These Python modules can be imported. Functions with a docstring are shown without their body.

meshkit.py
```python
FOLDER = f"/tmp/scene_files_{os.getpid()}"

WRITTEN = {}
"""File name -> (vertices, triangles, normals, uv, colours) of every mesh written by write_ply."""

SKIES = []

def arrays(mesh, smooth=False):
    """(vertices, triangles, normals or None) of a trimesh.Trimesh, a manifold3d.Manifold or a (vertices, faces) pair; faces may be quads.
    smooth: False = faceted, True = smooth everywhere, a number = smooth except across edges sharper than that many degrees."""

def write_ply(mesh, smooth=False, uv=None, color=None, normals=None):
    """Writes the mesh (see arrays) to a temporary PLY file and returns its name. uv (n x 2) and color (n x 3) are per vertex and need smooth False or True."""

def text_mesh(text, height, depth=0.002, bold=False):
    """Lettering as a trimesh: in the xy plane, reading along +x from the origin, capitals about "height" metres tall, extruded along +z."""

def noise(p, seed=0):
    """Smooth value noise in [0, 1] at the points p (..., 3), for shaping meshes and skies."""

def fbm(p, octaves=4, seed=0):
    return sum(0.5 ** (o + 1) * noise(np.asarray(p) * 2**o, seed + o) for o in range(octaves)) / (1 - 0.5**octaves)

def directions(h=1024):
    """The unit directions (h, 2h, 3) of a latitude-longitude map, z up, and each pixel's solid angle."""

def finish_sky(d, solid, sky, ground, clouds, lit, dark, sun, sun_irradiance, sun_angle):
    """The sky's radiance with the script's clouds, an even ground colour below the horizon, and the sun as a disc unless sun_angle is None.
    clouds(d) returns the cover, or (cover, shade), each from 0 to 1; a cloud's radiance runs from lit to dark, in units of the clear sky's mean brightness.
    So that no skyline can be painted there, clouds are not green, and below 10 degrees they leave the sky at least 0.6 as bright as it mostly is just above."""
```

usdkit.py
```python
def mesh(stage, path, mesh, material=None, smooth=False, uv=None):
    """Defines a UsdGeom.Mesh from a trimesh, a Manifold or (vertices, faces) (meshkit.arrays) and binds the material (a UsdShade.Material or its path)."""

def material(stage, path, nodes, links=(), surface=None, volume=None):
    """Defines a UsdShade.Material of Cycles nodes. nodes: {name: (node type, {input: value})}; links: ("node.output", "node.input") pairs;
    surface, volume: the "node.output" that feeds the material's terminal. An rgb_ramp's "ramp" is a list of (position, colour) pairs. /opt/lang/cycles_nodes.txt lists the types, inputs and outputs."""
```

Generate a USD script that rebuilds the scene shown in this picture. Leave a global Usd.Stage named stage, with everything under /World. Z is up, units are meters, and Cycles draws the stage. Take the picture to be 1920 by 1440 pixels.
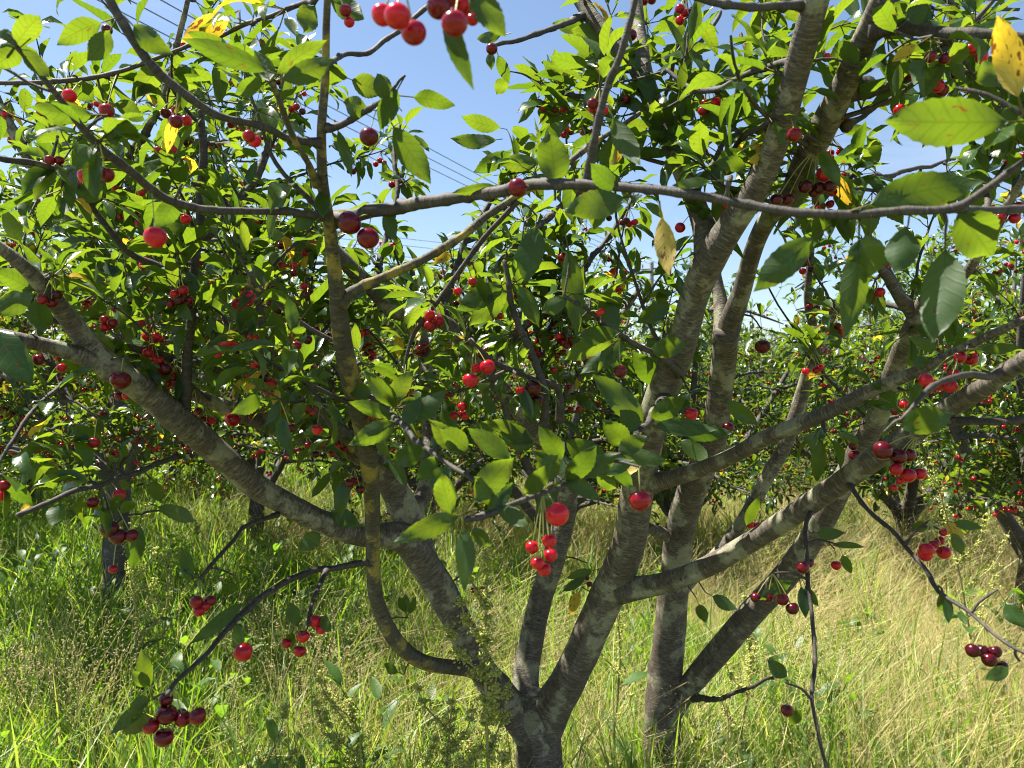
import math, zlib
import numpy as np
import usdkit
from pxr import Usd, UsdGeom, UsdLux, UsdShade, Sdf, Gf, Vt

stage = Usd.Stage.CreateInMemory()
UsdGeom.SetStageUpAxis(stage, 'Z'); UsdGeom.SetStageMetersPerUnit(stage, 1.0)
W = UsdGeom.Xform.Define(stage, '/World')
UsdGeom.Scope.Define(stage, '/World/Looks')

# ------------------------------------------------------------------ camera, sky, sun, exposure
FPX, CX, CY, EYE = 1442.0, 960.0, 720.0, 1.5          # the photograph is 1920 x 1440
cam = UsdGeom.Camera.Define(stage, '/World/camera')
cam.CreateHorizontalApertureAttr(36.0); cam.CreateVerticalApertureAttr(27.0)
cam.CreateFocalLengthAttr(36.0 * FPX / 1920)
cam.CreateClippingRangeAttr((0.05, 3000))
cam.CreateFStopAttr(8.5); cam.CreateFocusDistanceAttr(1.9)
cam.CreateExposureAttr(1.92)
cam.AddTranslateOp().Set((0, 0, EYE)); cam.AddRotateXOp().Set(90)

SUN_AZ, SUN_EL = math.radians(-70), math.radians(63)
SUN = np.array([math.sin(SUN_AZ) * math.cos(SUN_EL), math.cos(SUN_AZ) * math.cos(SUN_EL), math.sin(SUN_EL)])
sun = UsdLux.DistantLight.Define(stage, '/World/sun')
sun.CreateNormalizeAttr(True); sun.CreateIntensityAttr(1.25); sun.CreateAngleAttr(0.5); sun.CreateColorAttr((1.0, 0.95, 0.86))
sun.AddTransformOp().Set(Gf.Matrix4d().SetRotate(Gf.Rotation(Gf.Vec3d(0, 0, 1), Gf.Vec3d(*SUN))))
sky = UsdLux.DomeLight.Define(stage, '/World/sky')
sky_mat = usdkit.material(stage, '/World/Looks/sky_air', {
    's': ('sky_texture', dict(sky_type='single_scattering', sun_disc=False, sun_elevation=SUN_EL, sun_rotation=SUN_AZ, air_density=1.0, aerosol_density=0.7, ozone_density=1.6)),
    'tc': ('texture_coordinate', {}),
    'mp': ('mapping', dict(scale=(1.2, 1.2, 5.0))),
    'n': ('noise_texture', dict(scale=2.2, detail=6.0, roughness=0.6, distortion=0.6)),
    'r': ('rgb_ramp', dict(ramp=[(0.0, (0, 0, 0)), (0.52, (0, 0, 0)), (0.8, (0.4, 0.4, 0.4)), (1.0, (0.6, 0.6, 0.6))])),
    'm': ('mix_color', dict(blend_type='mix', b=(5.2, 5.6, 6.2), use_clamp=False)),
    'b': ('background_shader', dict(strength=0.0505))},
    [('tc.generated', 'mp.vector'), ('mp.vector', 'n.vector'), ('n.fac', 'r.fac'), ('r.color', 'm.fac'), ('s.color', 'm.a'), ('m.result', 'b.color')], surface='b.background')
UsdShade.MaterialBindingAPI.Apply(sky.GetPrim()).Bind(sky_mat)
sky.GetPrim().SetCustomDataByKey('kind', 'structure')

# ------------------------------------------------------------------ helpers
def rng_of(*key): return np.random.default_rng(zlib.crc32(repr(key).encode()))
def at(px, py, d): return np.array([(px - CX) / FPX * d, d, EYE - (py - CY) / FPX * d])
def proj(P):
    P = np.asarray(P, float); d = np.maximum(P[..., 1], 1e-3)
    return CX + P[..., 0] / d * FPX, CY - (P[..., 2] - EYE) / d * FPX, P[..., 1]
def unit(v): v = np.asarray(v, float); return v / np.maximum(np.linalg.norm(v, axis=-1, keepdims=True), 1e-9)
UP = np.array([0, 0, 1.0])
counts = {}
def numbered(parent, name):
    k = counts.get((parent, name), 0); counts[(parent, name)] = k + 1
    return f'{parent}/{name}' if k == 0 else f'{parent}/{name}_{k:03d}'
def put(path, V, F, mat, N=None, pv=None):
    m = UsdGeom.Mesh.Define(stage, path)
    V = np.asarray(V, np.float32)
    m.CreatePointsAttr(Vt.Vec3fArray.FromNumpy(V))
    F = np.asarray(F, np.int32)
    m.CreateFaceVertexCountsAttr(Vt.IntArray.FromNumpy(np.full(len(F), F.shape[1], np.int32)))
    m.CreateFaceVertexIndicesAttr(Vt.IntArray.FromNumpy(np.ascontiguousarray(F).ravel()))
    m.CreateSubdivisionSchemeAttr('none')
    m.CreateExtentAttr(Vt.Vec3fArray.FromNumpy(np.stack([V.min(0), V.max(0)])))
    if N is not None:
        m.CreateNormalsAttr(Vt.Vec3fArray.FromNumpy(np.asarray(N, np.float32))); m.SetNormalsInterpolation('vertex')
    if pv is not None:
        UsdGeom.PrimvarsAPI(m).CreatePrimvar('loc', Sdf.ValueTypeNames.Float3Array, 'vertex').Set(Vt.Vec3fArray.FromNumpy(np.asarray(pv, np.float32)))
    UsdShade.MaterialBindingAPI.Apply(m.GetPrim()).Bind(mat)
    return m
class Thing:
    def __init__(s, name, label, cat, base=(0, 0, 0), group=None):
        s.path = numbered('/World', name); s.base = np.asarray(base, float)
        s.x = UsdGeom.Xform.Define(stage, s.path); s.x.AddTranslateOp().Set(Gf.Vec3d(*map(float, s.base)))
        p = s.x.GetPrim()
        p.SetCustomDataByKey('label', label); p.SetCustomDataByKey('category', cat)
        if group: p.SetCustomDataByKey('group', group)
    def part(s, name, V, F, mat, N=None, pv=None, parent=None, kind=None, label=None):
        path = numbered(parent or s.path, name)
        m = put(path, np.asarray(V) - s.base, F, mat, N, pv)
        if kind: m.GetPrim().SetCustomDataByKey('kind', kind)
        if label: m.GetPrim().SetCustomDataByKey('label', label)
        return path
def normals(V, F):
    """vertex normals of a batch of meshes (n, m, 3) that share their faces"""
    a, b, c = V[..., F[:, 0], :], V[..., F[:, 1], :], V[..., F[:, 2], :]
    fn = np.cross(b - a, c - a); n = np.zeros_like(V)
    for k in range(len(F)):
        for j in range(3): n[..., F[k, j], :] += fn[..., k, :]
    return unit(n)
def stack(V, F, *rest):
    """a batch (n, m, 3) joined into one mesh"""
    n, m = V.shape[:2]
    return (V.reshape(-1, 3), (F[None] + (np.arange(n) * m)[:, None, None]).reshape(-1, F.shape[1])) + tuple(r.reshape(-1, 3) for r in rest)
def join(parts):
    V, F, N, P, o = [], [], [], [], 0
    for v, f, n, p in parts:
        V.append(v); F.append(f + o); N.append(n); P.append(p); o += len(v)
    return np.vstack(V), np.vstack(F), np.vstack(N), np.vstack(P)
def spline(P, step):
    P = np.asarray(P, float)
    if len(P) == 2: P = np.vstack([P[0], (P[0] + P[1]) / 2, P[1]])
    Q = np.vstack([2 * P[0] - P[1], P, 2 * P[-1] - P[-2]]); out = []
    for i in range(1, len(Q) - 2):
        n = max(2, int(np.linalg.norm(Q[i + 1, :3] - Q[i, :3]) / step) + 1)
        t = np.linspace(0, 1, n, endpoint=False)[:, None]
        a, b, c, d = Q[i - 1:i + 3]
        out.append(0.5 * (2 * b + (c - a) * t + (2 * a - 5 * b + 4 * c - d) * t ** 2 + (3 * b - a - 3 * c + d) * t ** 3))
    return np.vstack(out + [P[-1:]])
def tube(PR, sides=10, bump=0.0, seed=0, cap=True):
    """a tapered tube along PR (n, 4: point and radius); bump makes rings, swellings and knots. Returns V, F, N, loc (u round the stem in metres, u, length along it)"""
    PR = np.asarray(PR, float); P, R = PR[:, :3], np.maximum(PR[:, 3], 4e-4); n = len(P)
    T = unit(np.gradient(P, axis=0))
    A = np.zeros_like(P); a = np.cross(T[0], [0.31, 0.2, 0.93]); A[0] = unit(a if np.linalg.norm(a) > 1e-3 else [1, 0, 0])
    for i in range(1, n):
        A[i] = unit(A[i - 1] - T[i] * (A[i - 1] @ T[i]))
    B = np.cross(T, A)
    s = np.concatenate([[0], np.cumsum(np.linalg.norm(np.diff(P, axis=0), axis=1))])
    th = np.arange(sides) / sides * 2 * math.pi
    rr = np.repeat(R[:, None], sides, 1)
    if bump:
        g = rng_of('tube', seed)
        for f, w in ((11, .5), (23, .35), (47, .25)):
            ph = g.uniform(0, 6.28, 4)
            rr = rr * (1 + bump * w * np.sin(s[:, None] * f + ph[0] + 1.3 * np.sin(th[None] * 2 + ph[1])) * np.cos(th[None] * (1 + f % 3) + ph[2]))
        if R.mean() < .0125:                     # leaf nodes and old bud rings
            for c in np.arange(.02, s[-1], .034):
                c = c + g.normal(0, .009); rr = rr * (1 + g.uniform(.08, .34) * np.exp(-((s[:, None] - c) / .0055) ** 2) * (1 + .7 * np.cos(th[None] - g.uniform(0, 6.28))))
        for k in range(int(s[-1] / 0.22)):       # knots and old branch scars
            c, t0, hgt, wd = g.uniform(0, s[-1]), g.uniform(0, 6.28), g.uniform(.05, .22), g.uniform(.5, 1.0)
            rl = np.interp(c, s, R)
            d2 = ((s[:, None] - c) / (wd * rl)) ** 2 + (np.angle(np.exp(1j * (th[None] - t0))) / 0.45) ** 2
            rr = rr + rl * hgt * np.exp(-d2 * 1.2)
    V = P[:, None] + rr[..., None] * (np.cos(th)[None, :, None] * A[:, None] + np.sin(th)[None, :, None] * B[:, None])
    L = np.stack([np.cos(th)[None] * R[:, None], np.sin(th)[None] * R[:, None], np.repeat(s[:, None], sides, 1)], -1) + seed % 17
    V, L = V.reshape(-1, 3), L.reshape(-1, 3)
    i, j = np.meshgrid(np.arange(n - 1), np.arange(sides), indexing='ij')
    q = np.stack([i * sides + j, i * sides + (j + 1) % sides, (i + 1) * sides + (j + 1) % sides, (i + 1) * sides + j], -1).reshape(-1, 4)
    F = np.vstack([q[:, [0, 1, 2]], q[:, [0, 2, 3]]])
    if cap:
        V = np.vstack([V, P[-1] + T[-1] * R[-1] * .6, P[0] - T[0] * R[0] * .3]); L = np.vstack([L, L[-1], L[0]]); k = len(V)
        e = np.arange(sides); f = (e + 1) % sides; o = (n - 1) * sides
        F = np.vstack([F, np.stack([o + e, o + f, np.full(sides, k - 2)], 1), np.stack([f, e, np.full(sides, k - 1)], 1)])
    N = np.zeros_like(V); fn = np.cross(V[F[:, 1]] - V[F[:, 0]], V[F[:, 2]] - V[F[:, 0]])
    for k in range(3): np.add.at(N, F[:, k], fn)
    return V, F, unit(N), L
_prof = ([0, .04, .1, .2, .33, .46, .6, .72, .83, .91, .96, 1], [.03, .2, .46, .76, .95, 1, .92, .74, .48, .24, .1, .0])
def leaf_batch(B, T, Nn, L, Wd, pet, droop, fold, rnd, rows=3, cols=2, teeth=False):
    """n leaves at once; B base of the petiole, T direction, Nn upper side. Returns V (n, m, 3), F, N, loc (along, across, random)"""
    n = len(B); T = unit(T); Nn = unit(Nn - T * (Nn * T).sum(1, keepdims=True)); S = np.cross(T, Nn)
    u = np.linspace(0, 1, rows + 1)
    if rows <= 4: u = {2: np.array([0, .45, 1]), 3: np.array([0, .3, .66, 1]), 4: np.array([0, .2, .48, .76, 1])}[rows]
    v = np.linspace(-1, 1, cols + 1)
    w = np.interp(u, *_prof)
    if teeth: w = w * (1 + .035 * np.where(np.arange(len(u)) % 2, 1, -1))
    phi = droop[:, None] * (u[None] - .25)
    du = np.diff(u, prepend=0)[None]
    cx, cz = np.cumsum(np.cos(phi) * du, 1) * L[:, None], -np.cumsum(np.sin(phi) * du, 1) * L[:, None]
    base = B + T * pet[:, None]
    C = base[:, None] + cx[..., None] * T[:, None] + cz[..., None] * Nn[:, None]
    C = C + ((rnd * 37 % 1 - .5)[:, None] * .34 * (u[None] - .1) ** 2 * L[:, None])[..., None] * S[:, None]
    LN = np.cos(phi)[..., None] * Nn[:, None] + np.sin(phi)[..., None] * T[:, None]
    lat = v[None, None] * w[None, :, None] * (Wd / 2)[:, None, None]
    und = np.sin(u[None, :, None] * 9 + rnd[:, None, None] * 40 + v[None, None] * 2.2) * .07 * np.abs(v)[None, None] * Wd[:, None, None]
    lift = np.abs(lat) * np.sin(fold)[:, None, None] + und
    if cols == 4: lift = lift - .05 * Wd[:, None, None] * (np.abs(v)[None, None] > .9) * w[None, :, None]
    V = C[:, :, None] + (lat * np.cos(fold)[:, None, None])[..., None] * S[:, None, None] + lift[..., None] * LN[:, :, None]
    V = V.reshape(n, -1, 3)
    loc = np.zeros((n, len(u), len(v), 3)); loc[..., 0] = u[None, :, None]; loc[..., 1] = v[None, None]; loc[..., 2] = rnd[:, None, None]
    loc = loc.reshape(n, -1, 3)
    c1 = cols + 1; F = []
    for i in range(rows):
        for j in range(cols):
            a, b, c, d = i * c1 + j, i * c1 + j + 1, (i + 1) * c1 + j + 1, (i + 1) * c1 + j
            F.append([a, b, c])
            if i < rows - 1: F.append([a, c, d])
    o = V.shape[1]; r = np.minimum(.0011, .016 * L)[:, None]
    ring = [math.cos(k * 2.094) * S + math.sin(k * 2.094) * Nn for k in range(3)]
    tip = base + T * (.12 * L)[:, None] * 0
    V = np.concatenate([V] + [(B + x * r * 1.3)[:, None] for x in ring] + [(tip + x * r)[:, None] for x in ring], 1)
    lp = np.zeros((n, 6, 3)); lp[..., 0] = -1; lp[..., 2] = rnd[:, None]
    loc = np.concatenate([loc, lp], 1)
    for k in range(3):
        a, b = o + k, o + (k + 1) % 3
        F += [[a, b, b + 3], [a, b + 3, a + 3]]
    F = np.array(F)
    return V, F, normals(V, F), loc
def ball(rows, cols):
    th = np.linspace(0, math.pi, rows + 1); ph = np.arange(cols) / cols * 2 * math.pi
    V = [[0, 0, 1.0]]
    for t in th[1:-1]:
        for p in ph: V.append([math.sin(t) * math.cos(p), math.sin(t) * math.sin(p), math.cos(t)])
    V.append([0, 0, -1.0]); V = np.array(V); F = []
    for j in range(cols): F.append([0, 1 + j, 1 + (j + 1) % cols])
    for i in range(rows - 2):
        for j in range(cols):
            a, b = 1 + i * cols + j, 1 + i * cols + (j + 1) % cols
            F += [[a, a + cols, b + cols], [a, b + cols, b]]
    o = len(V) - 1
    for j in range(cols): F.append([1 + (rows - 2) * cols + j, o, 1 + (rows - 2) * cols + (j + 1) % cols])
    r = np.linalg.norm(V[:, :2], axis=1)
    V[:, 2] -= np.where(V[:, 2] > 0, .42 * np.exp(-(r / .28) ** 2), 0)        # the dimple round the stalk
    V[:, 2] *= .93
    V[:, :2] *= (1 + .07 * V[:, 2:])
    V[:, 0] *= 1 - .05 * (V[:, 1] > .6)
    return V, np.array(F)
BALLS = {k: ball(*k) for k in ((14, 20), (9, 12), (6, 8))}
def cherry_mesh(c, r, tilt, rnd, lod):
    V, F = BALLS[lod]
    ax = unit(np.array([tilt[0], tilt[1], 1.0])); X = unit(np.cross([0, 1, .1], ax)); Y = np.cross(ax, X)
    P = c + r * (V[:, :1] * X + V[:, 1:2] * Y + V[:, 2:] * ax)
    return P, F, normals(P[None], F)[0], np.column_stack([np.full(len(V), rnd), V[:, 2], np.zeros(len(V))])

# ------------------------------------------------------------------ materials
def bark_mat(name, dark, mid, light, lichen, lichen_amount, band=1.0):
    lo = .62 - lichen_amount
    return usdkit.material(stage, f'/World/Looks/{name}', {
        'a': ('attribute', dict(attribute='loc')),
        'm1': ('mapping', dict(scale=(36, 36, 165))), 'n1': ('noise_texture', dict(scale=1.0, detail=6.0, roughness=.75, distortion=1.2)),
        'm2': ('mapping', dict(scale=(60, 60, 430))), 'n2': ('noise_texture', dict(scale=1.0, detail=3.0, roughness=.6)),
        'n3': ('noise_texture', dict(scale=14.0, detail=5.0, roughness=.65)), 'n4': ('noise_texture', dict(scale=70.0, detail=4.0, roughness=.7)),
        'm5': ('mapping', dict(scale=(30, 30, 75))), 'v': ('voronoi_texture', dict(scale=1.0)),
        'r1': ('rgb_ramp', dict(ramp=[(0, dark), (.3, dark), (.5, mid), (.72, light), (1, light)])),
        'rl': ('rgb_ramp', dict(ramp=[(0, (0, 0, 0)), (lo, (0, 0, 0)), (lo + .07, (1, 1, 1)), (1, (1, 1, 1))])),
        'len': ('rgb_ramp', dict(ramp=[(0, (.9, .9, .9)), (.1, (.8, .8, .8)), (.17, (0, 0, 0)), (1, (0, 0, 0))])),
        'mixp': ('mix_color', dict(blend_type='multiply', fac=.75)), 'rp': ('rgb_ramp', dict(ramp=[(0, (.4, .4, .4)), (.4, (.65, .64, .62)), (.6, (1.1, 1.1, 1.08)), (1, (1.5, 1.5, 1.45))])),
        'r2': ('rgb_ramp', dict(ramp=[(0, (.35, .34, .33)), (.38, (.6, .59, .58)), (.52, (1, 1, 1)), (.7, (1.15, 1.14, 1.12)), (1, (1.6, 1.58, 1.5))])), 'mixf': ('mix_color', dict(blend_type='multiply', fac=.8, use_clamp=False)),
        'mixd': ('mix_color', dict(blend_type='mix', b=tuple(x * .28 for x in dark))),
        'mixl': ('mix_color', dict(blend_type='mix', b=lichen)), 'ml': ('math', dict(math_type='multiply')),
        'add': ('math', dict(math_type='multiply_add', value2=.6)), 'add2': ('math', dict(math_type='multiply_add', value2=.8)),
        'bp': ('bump', dict(strength=.9 * band, distance=.006)), 'p': ('principled_bsdf', dict(roughness=.72, specular_ior_level=.4))},
        [('a.vector', 'm1.vector'), ('m1.vector', 'n1.vector'), ('a.vector', 'm2.vector'), ('m2.vector', 'n2.vector'), ('a.vector', 'n3.vector'), ('a.vector', 'n4.vector'),
         ('a.vector', 'm5.vector'), ('m5.vector', 'v.vector'), ('n1.fac', 'r1.fac'), ('n3.fac', 'rp.fac'), ('r1.color', 'mixp.a'), ('rp.color', 'mixp.b'),
         ('v.distance', 'len.fac'), ('len.color', 'mixd.fac'), ('n2.fac', 'r2.fac'), ('mixp.result', 'mixf.a'), ('r2.color', 'mixf.b'), ('mixf.result', 'mixd.a'),
         ('n3.fac', 'rl.fac'), ('rl.color', 'ml.value1'), ('n4.fac', 'ml.value2'), ('ml.value', 'mixl.fac'), ('mixd.result', 'mixl.a'), ('mixl.result', 'p.base_color'),
         ('n2.fac', 'add.value1'), ('n1.fac', 'add.value3'), ('n4.fac', 'add2.value1'), ('add.value', 'add2.value3'), ('add2.value', 'bp.height'), ('bp.normal', 'p.normal')], surface='p.BSDF')
BARK = bark_mat('cherry_bark', (.036, .027, .019), (.085, .067, .049), (.24, .205, .155), (.27, .27, .17), .1, .6)
MOSSY = bark_mat('mossy_bark', (.032, .026, .017), (.065, .055, .036), (.13, .11, .075), (.33, .25, .03), .115, .5)
TWIG = bark_mat('twig_bark', (.024, .018, .015), (.045, .036, .03), (.09, .075, .062), (.22, .2, .12), .01, .35)
FARBARK = bark_mat('dark_bark', (.03, .026, .022), (.075, .063, .052), (.15, .13, .11), (.2, .2, .14), .03)

def leaf_mat(name, top0, top1, under, tr0, tr1, trans=.48, rough=.27, spots=.66):
    return usdkit.material(stage, f'/World/Looks/{name}', {
        'a': ('attribute', dict(attribute='loc')), 'x': ('separate_xyz', {}),
        'av': ('math', dict(math_type='absolute')),
        'mid': ('math', dict(math_type='less_than', value2=.055)),
        'pet': ('math', dict(math_type='less_than', value2=-.5)),
        'vs': ('math', dict(math_type='multiply_add', value2=-1.15)), 'vu': ('math', dict(math_type='multiply', value2=7.5)),
        'vf': ('math', dict(math_type='pingpong', value2=.5)), 'vr': ('rgb_ramp', dict(ramp=[(0, (1, 1, 1)), (.05, (.7, .7, .7)), (.16, (0, 0, 0)), (1, (0, 0, 0))])),
        'vm': ('math', dict(math_type='maximum')),
        'mp': ('mapping', dict(scale=(5, 2.6, 97))), 'ns': ('noise_texture', dict(scale=1.0, detail=3.0, roughness=.6)),
        'sp': ('rgb_ramp', dict(ramp=[(0, (0, 0, 0)), (spots, (0, 0, 0)), (spots + .03, (1, 1, 1)), (1, (1, 1, 1))])),
        'wn': ('white_noise_texture', dict(dimensions='1D')),
        't': ('mix_color', dict(a=top0, b=top1)), 'tv': ('mix_color', dict(b=tuple(min(1, x * 1.9 + .02) for x in top1))), 'vk': ('math', dict(math_type='multiply', value2=.3)),
        'g': ('geometry', {}), 'tb': ('mix_color', dict(b=under)), 'tp': ('mix_color', dict(b=(.13, .11, .03))), 'ts': ('mix_color', dict(b=(.12, .04, .012))),
        'r': ('mix_color', dict(a=tr0, b=tr1)), 'rv': ('mix_color', dict(blend_type='multiply', b=(.78, .8, .7))), 'rs': ('mix_color', dict(b=(.2, .07, .01))),
        'rg': ('mix_float', dict(a=rough, b=.55)),
        'bp': ('bump', dict(strength=.16, distance=.0012, invert=True)),
        'p': ('principled_bsdf', dict(specular_ior_level=.5)), 'tl': ('translucent_bsdf', {}), 'mx': ('mix_closure', dict(fac=trans))},
        [('a.vector', 'x.vector'), ('x.y', 'av.value1'), ('av.value', 'mid.value1'), ('x.x', 'pet.value1'), ('x.x', 'vu.value1'), ('av.value', 'vs.value1'), ('vu.value', 'vs.value3'), ('vs.value', 'vf.value1'), ('vf.value', 'vr.fac'),
         ('vr.color', 'vm.value1'), ('mid.value', 'vm.value2'), ('a.vector', 'mp.vector'), ('mp.vector', 'ns.vector'), ('ns.fac', 'sp.fac'), ('x.z', 'wn.w'),
         ('wn.value', 't.fac'), ('t.result', 'tv.a'), ('vm.value', 'vk.value1'), ('vk.value', 'tv.fac'), ('g.backfacing', 'tb.fac'), ('tv.result', 'tb.a'), ('pet.value', 'tp.fac'), ('tb.result', 'tp.a'), ('sp.color', 'ts.fac'), ('tp.result', 'ts.a'), ('ts.result', 'p.base_color'),
         ('wn.value', 'r.fac'), ('vm.value', 'rv.fac'), ('r.result', 'rv.a'), ('sp.color', 'rs.fac'), ('rv.result', 'rs.a'), ('rs.result', 'tl.color'),
         ('g.backfacing', 'rg.fac'), ('rg.result', 'p.roughness'), ('vm.value', 'bp.height'), ('bp.normal', 'p.normal'), ('p.BSDF', 'mx.closure1'), ('tl.BSDF', 'mx.closure2')], surface='mx.closure')
LEAF = leaf_mat('cherry_leaf', (.016, .045, .011), (.03, .07, .013), (.03, .066, .018), (.1, .185, .007), (.225, .305, .012))
YELLOW = leaf_mat('yellow_leaf', (.4, .27, .02), (.5, .33, .03), (.42, .32, .08), (.7, .42, .02), (.8, .55, .03), spots=.6)
DOCKLEAF = leaf_mat('dock_leaf', (.03, .075, .012), (.06, .11, .02), (.06, .12, .03), (.14, .3, .015), (.25, .4, .02), spots=.7, rough=.5)
BROWN = leaf_mat('withered_leaf', (.2, .09, .03), (.3, .14, .04), (.25, .14, .07), (.45, .16, .02), (.55, .25, .03), spots=.58)
CHERRY = usdkit.material(stage, '/World/Looks/cherry_skin', {
    'a': ('attribute', dict(attribute='loc')), 'x': ('separate_xyz', {}), 'gp': ('geometry', {}), 'nz': ('noise_texture', dict(scale=75.0, detail=4.0, roughness=.6)), 'mm': ('math', dict(math_type='multiply_add', value2=.55)), 'ms': ('math', dict(math_type='subtract', value2=.275)),
    'r': ('rgb_ramp', dict(ramp=[(0, (.025, .0012, .004)), (.35, (.09, .002, .007)), (.7, (.27, .003, .011)), (1, (.43, .006, .018))])),
    'p': ('principled_bsdf', dict(roughness=.2, specular_ior_level=.32, subsurface_weight=.2, subsurface_scale=.004, subsurface_radius=(1, .05, .03), coat_weight=.1, coat_roughness=.04))},
    [('a.vector', 'x.vector'), ('gp.position', 'nz.vector'), ('nz.fac', 'mm.value1'), ('x.x', 'mm.value3'), ('mm.value', 'ms.value1'), ('ms.value', 'r.fac'), ('r.color', 'p.base_color')], surface='p.BSDF')
STALK = usdkit.material(stage, '/World/Looks/cherry_stalk', {'p': ('principled_bsdf', dict(base_color=(.26, .27, .06), roughness=.5))}, surface='p.BSDF')

# ------------------------------------------------------------------ ground
def green_mix(name, cols, tr, rough=.5, trans=.4):
    return usdkit.material(stage, f'/World/Looks/{name}', {
        'a': ('attribute', dict(attribute='loc')), 'x': ('separate_xyz', {}), 'oi': ('object_info', {}), 'ad': ('math', dict(math_type='add')), 'fr': ('math', dict(math_type='fraction')),
        'r': ('rgb_ramp', dict(ramp=cols)), 'rt': ('rgb_ramp', dict(ramp=tr)),
        'p': ('principled_bsdf', dict(roughness=rough, specular_ior_level=.45)), 'tl': ('translucent_bsdf', {}), 'mx': ('mix_closure', dict(fac=trans))},
        [('a.vector', 'x.vector'), ('x.z', 'ad.value1'), ('oi.random', 'ad.value2'), ('ad.value', 'fr.value1'), ('fr.value', 'r.fac'), ('fr.value', 'rt.fac'), ('r.color', 'p.base_color'), ('rt.color', 'tl.color'), ('p.BSDF', 'mx.closure1'), ('tl.BSDF', 'mx.closure2')], surface='mx.closure')
GRASS = green_mix('meadow_grass', [(0, (.05, .12, .014)), (.5, (.1, .18, .02)), (.75, (.17, .23, .04)), (1, (.32, .31, .1))], [(0, (.2, .42, .012)), (.6, (.34, .55, .02)), (1, (.55, .58, .08))])
STRAW = green_mix('dry_straw', [(0, (.38, .33, .11)), (.5, (.5, .43, .17)), (1, (.6, .53, .28))], [(0, (.55, .48, .12)), (1, (.7, .6, .25))], .55, .3)
SEEDS = green_mix('grass_seed', [(0, (.42, .36, .17)), (.6, (.54, .46, .23)), (1, (.46, .35, .2))], [(0, (.55, .47, .2)), (1, (.62, .52, .27))], .6, .35)
DOCKSEED = green_mix('dock_seed', [(0, (.4, .46, .08)), (.5, (.58, .6, .18)), (1, (.68, .64, .28))], [(0, (.45, .54, .07)), (1, (.7, .68, .2))], .55, .5)
SOIL = usdkit.material(stage, '/World/Looks/meadow_ground', {
    'g': ('geometry', {}), 'n': ('noise_texture', dict(scale=.6, detail=6.0)), 'n2': ('noise_texture', dict(scale=18.0, detail=6.0)),
    'r': ('rgb_ramp', dict(ramp=[(0, (.05, .075, .02)), (.45, (.07, .1, .025)), (.6, (.17, .16, .06)), (1, (.24, .2, .09))])),
    'm': ('mix_color', dict(blend_type='multiply', fac=.7)), 'r2': ('rgb_ramp', dict(ramp=[(0, (.3, .3, .3)), (.5, (.9, .9, .9)), (1, (1.3, 1.3, 1.3))])), 'b': ('bump', dict(strength=1, distance=.05)), 'p': ('principled_bsdf', dict(roughness=.95, specular_ior_level=.1))},
    [('g.position', 'n.vector'), ('g.position', 'n2.vector'), ('n.fac', 'r.fac'), ('r.color', 'm.a'), ('n2.fac', 'r2.fac'), ('r2.color', 'm.b'), ('m.result', 'p.base_color'), ('n2.fac', 'b.height'), ('b.normal', 'p.normal')], surface='p.BSDF')
gx = np.unique(np.concatenate([np.linspace(-12, 12, 49), np.linspace(-400, 400, 41)])); gy = np.unique(np.concatenate([np.linspace(-12, 16, 57), np.linspace(-60, 900, 49)]))
GX, GY = np.meshgrid(gx, gy, indexing='ij')
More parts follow.
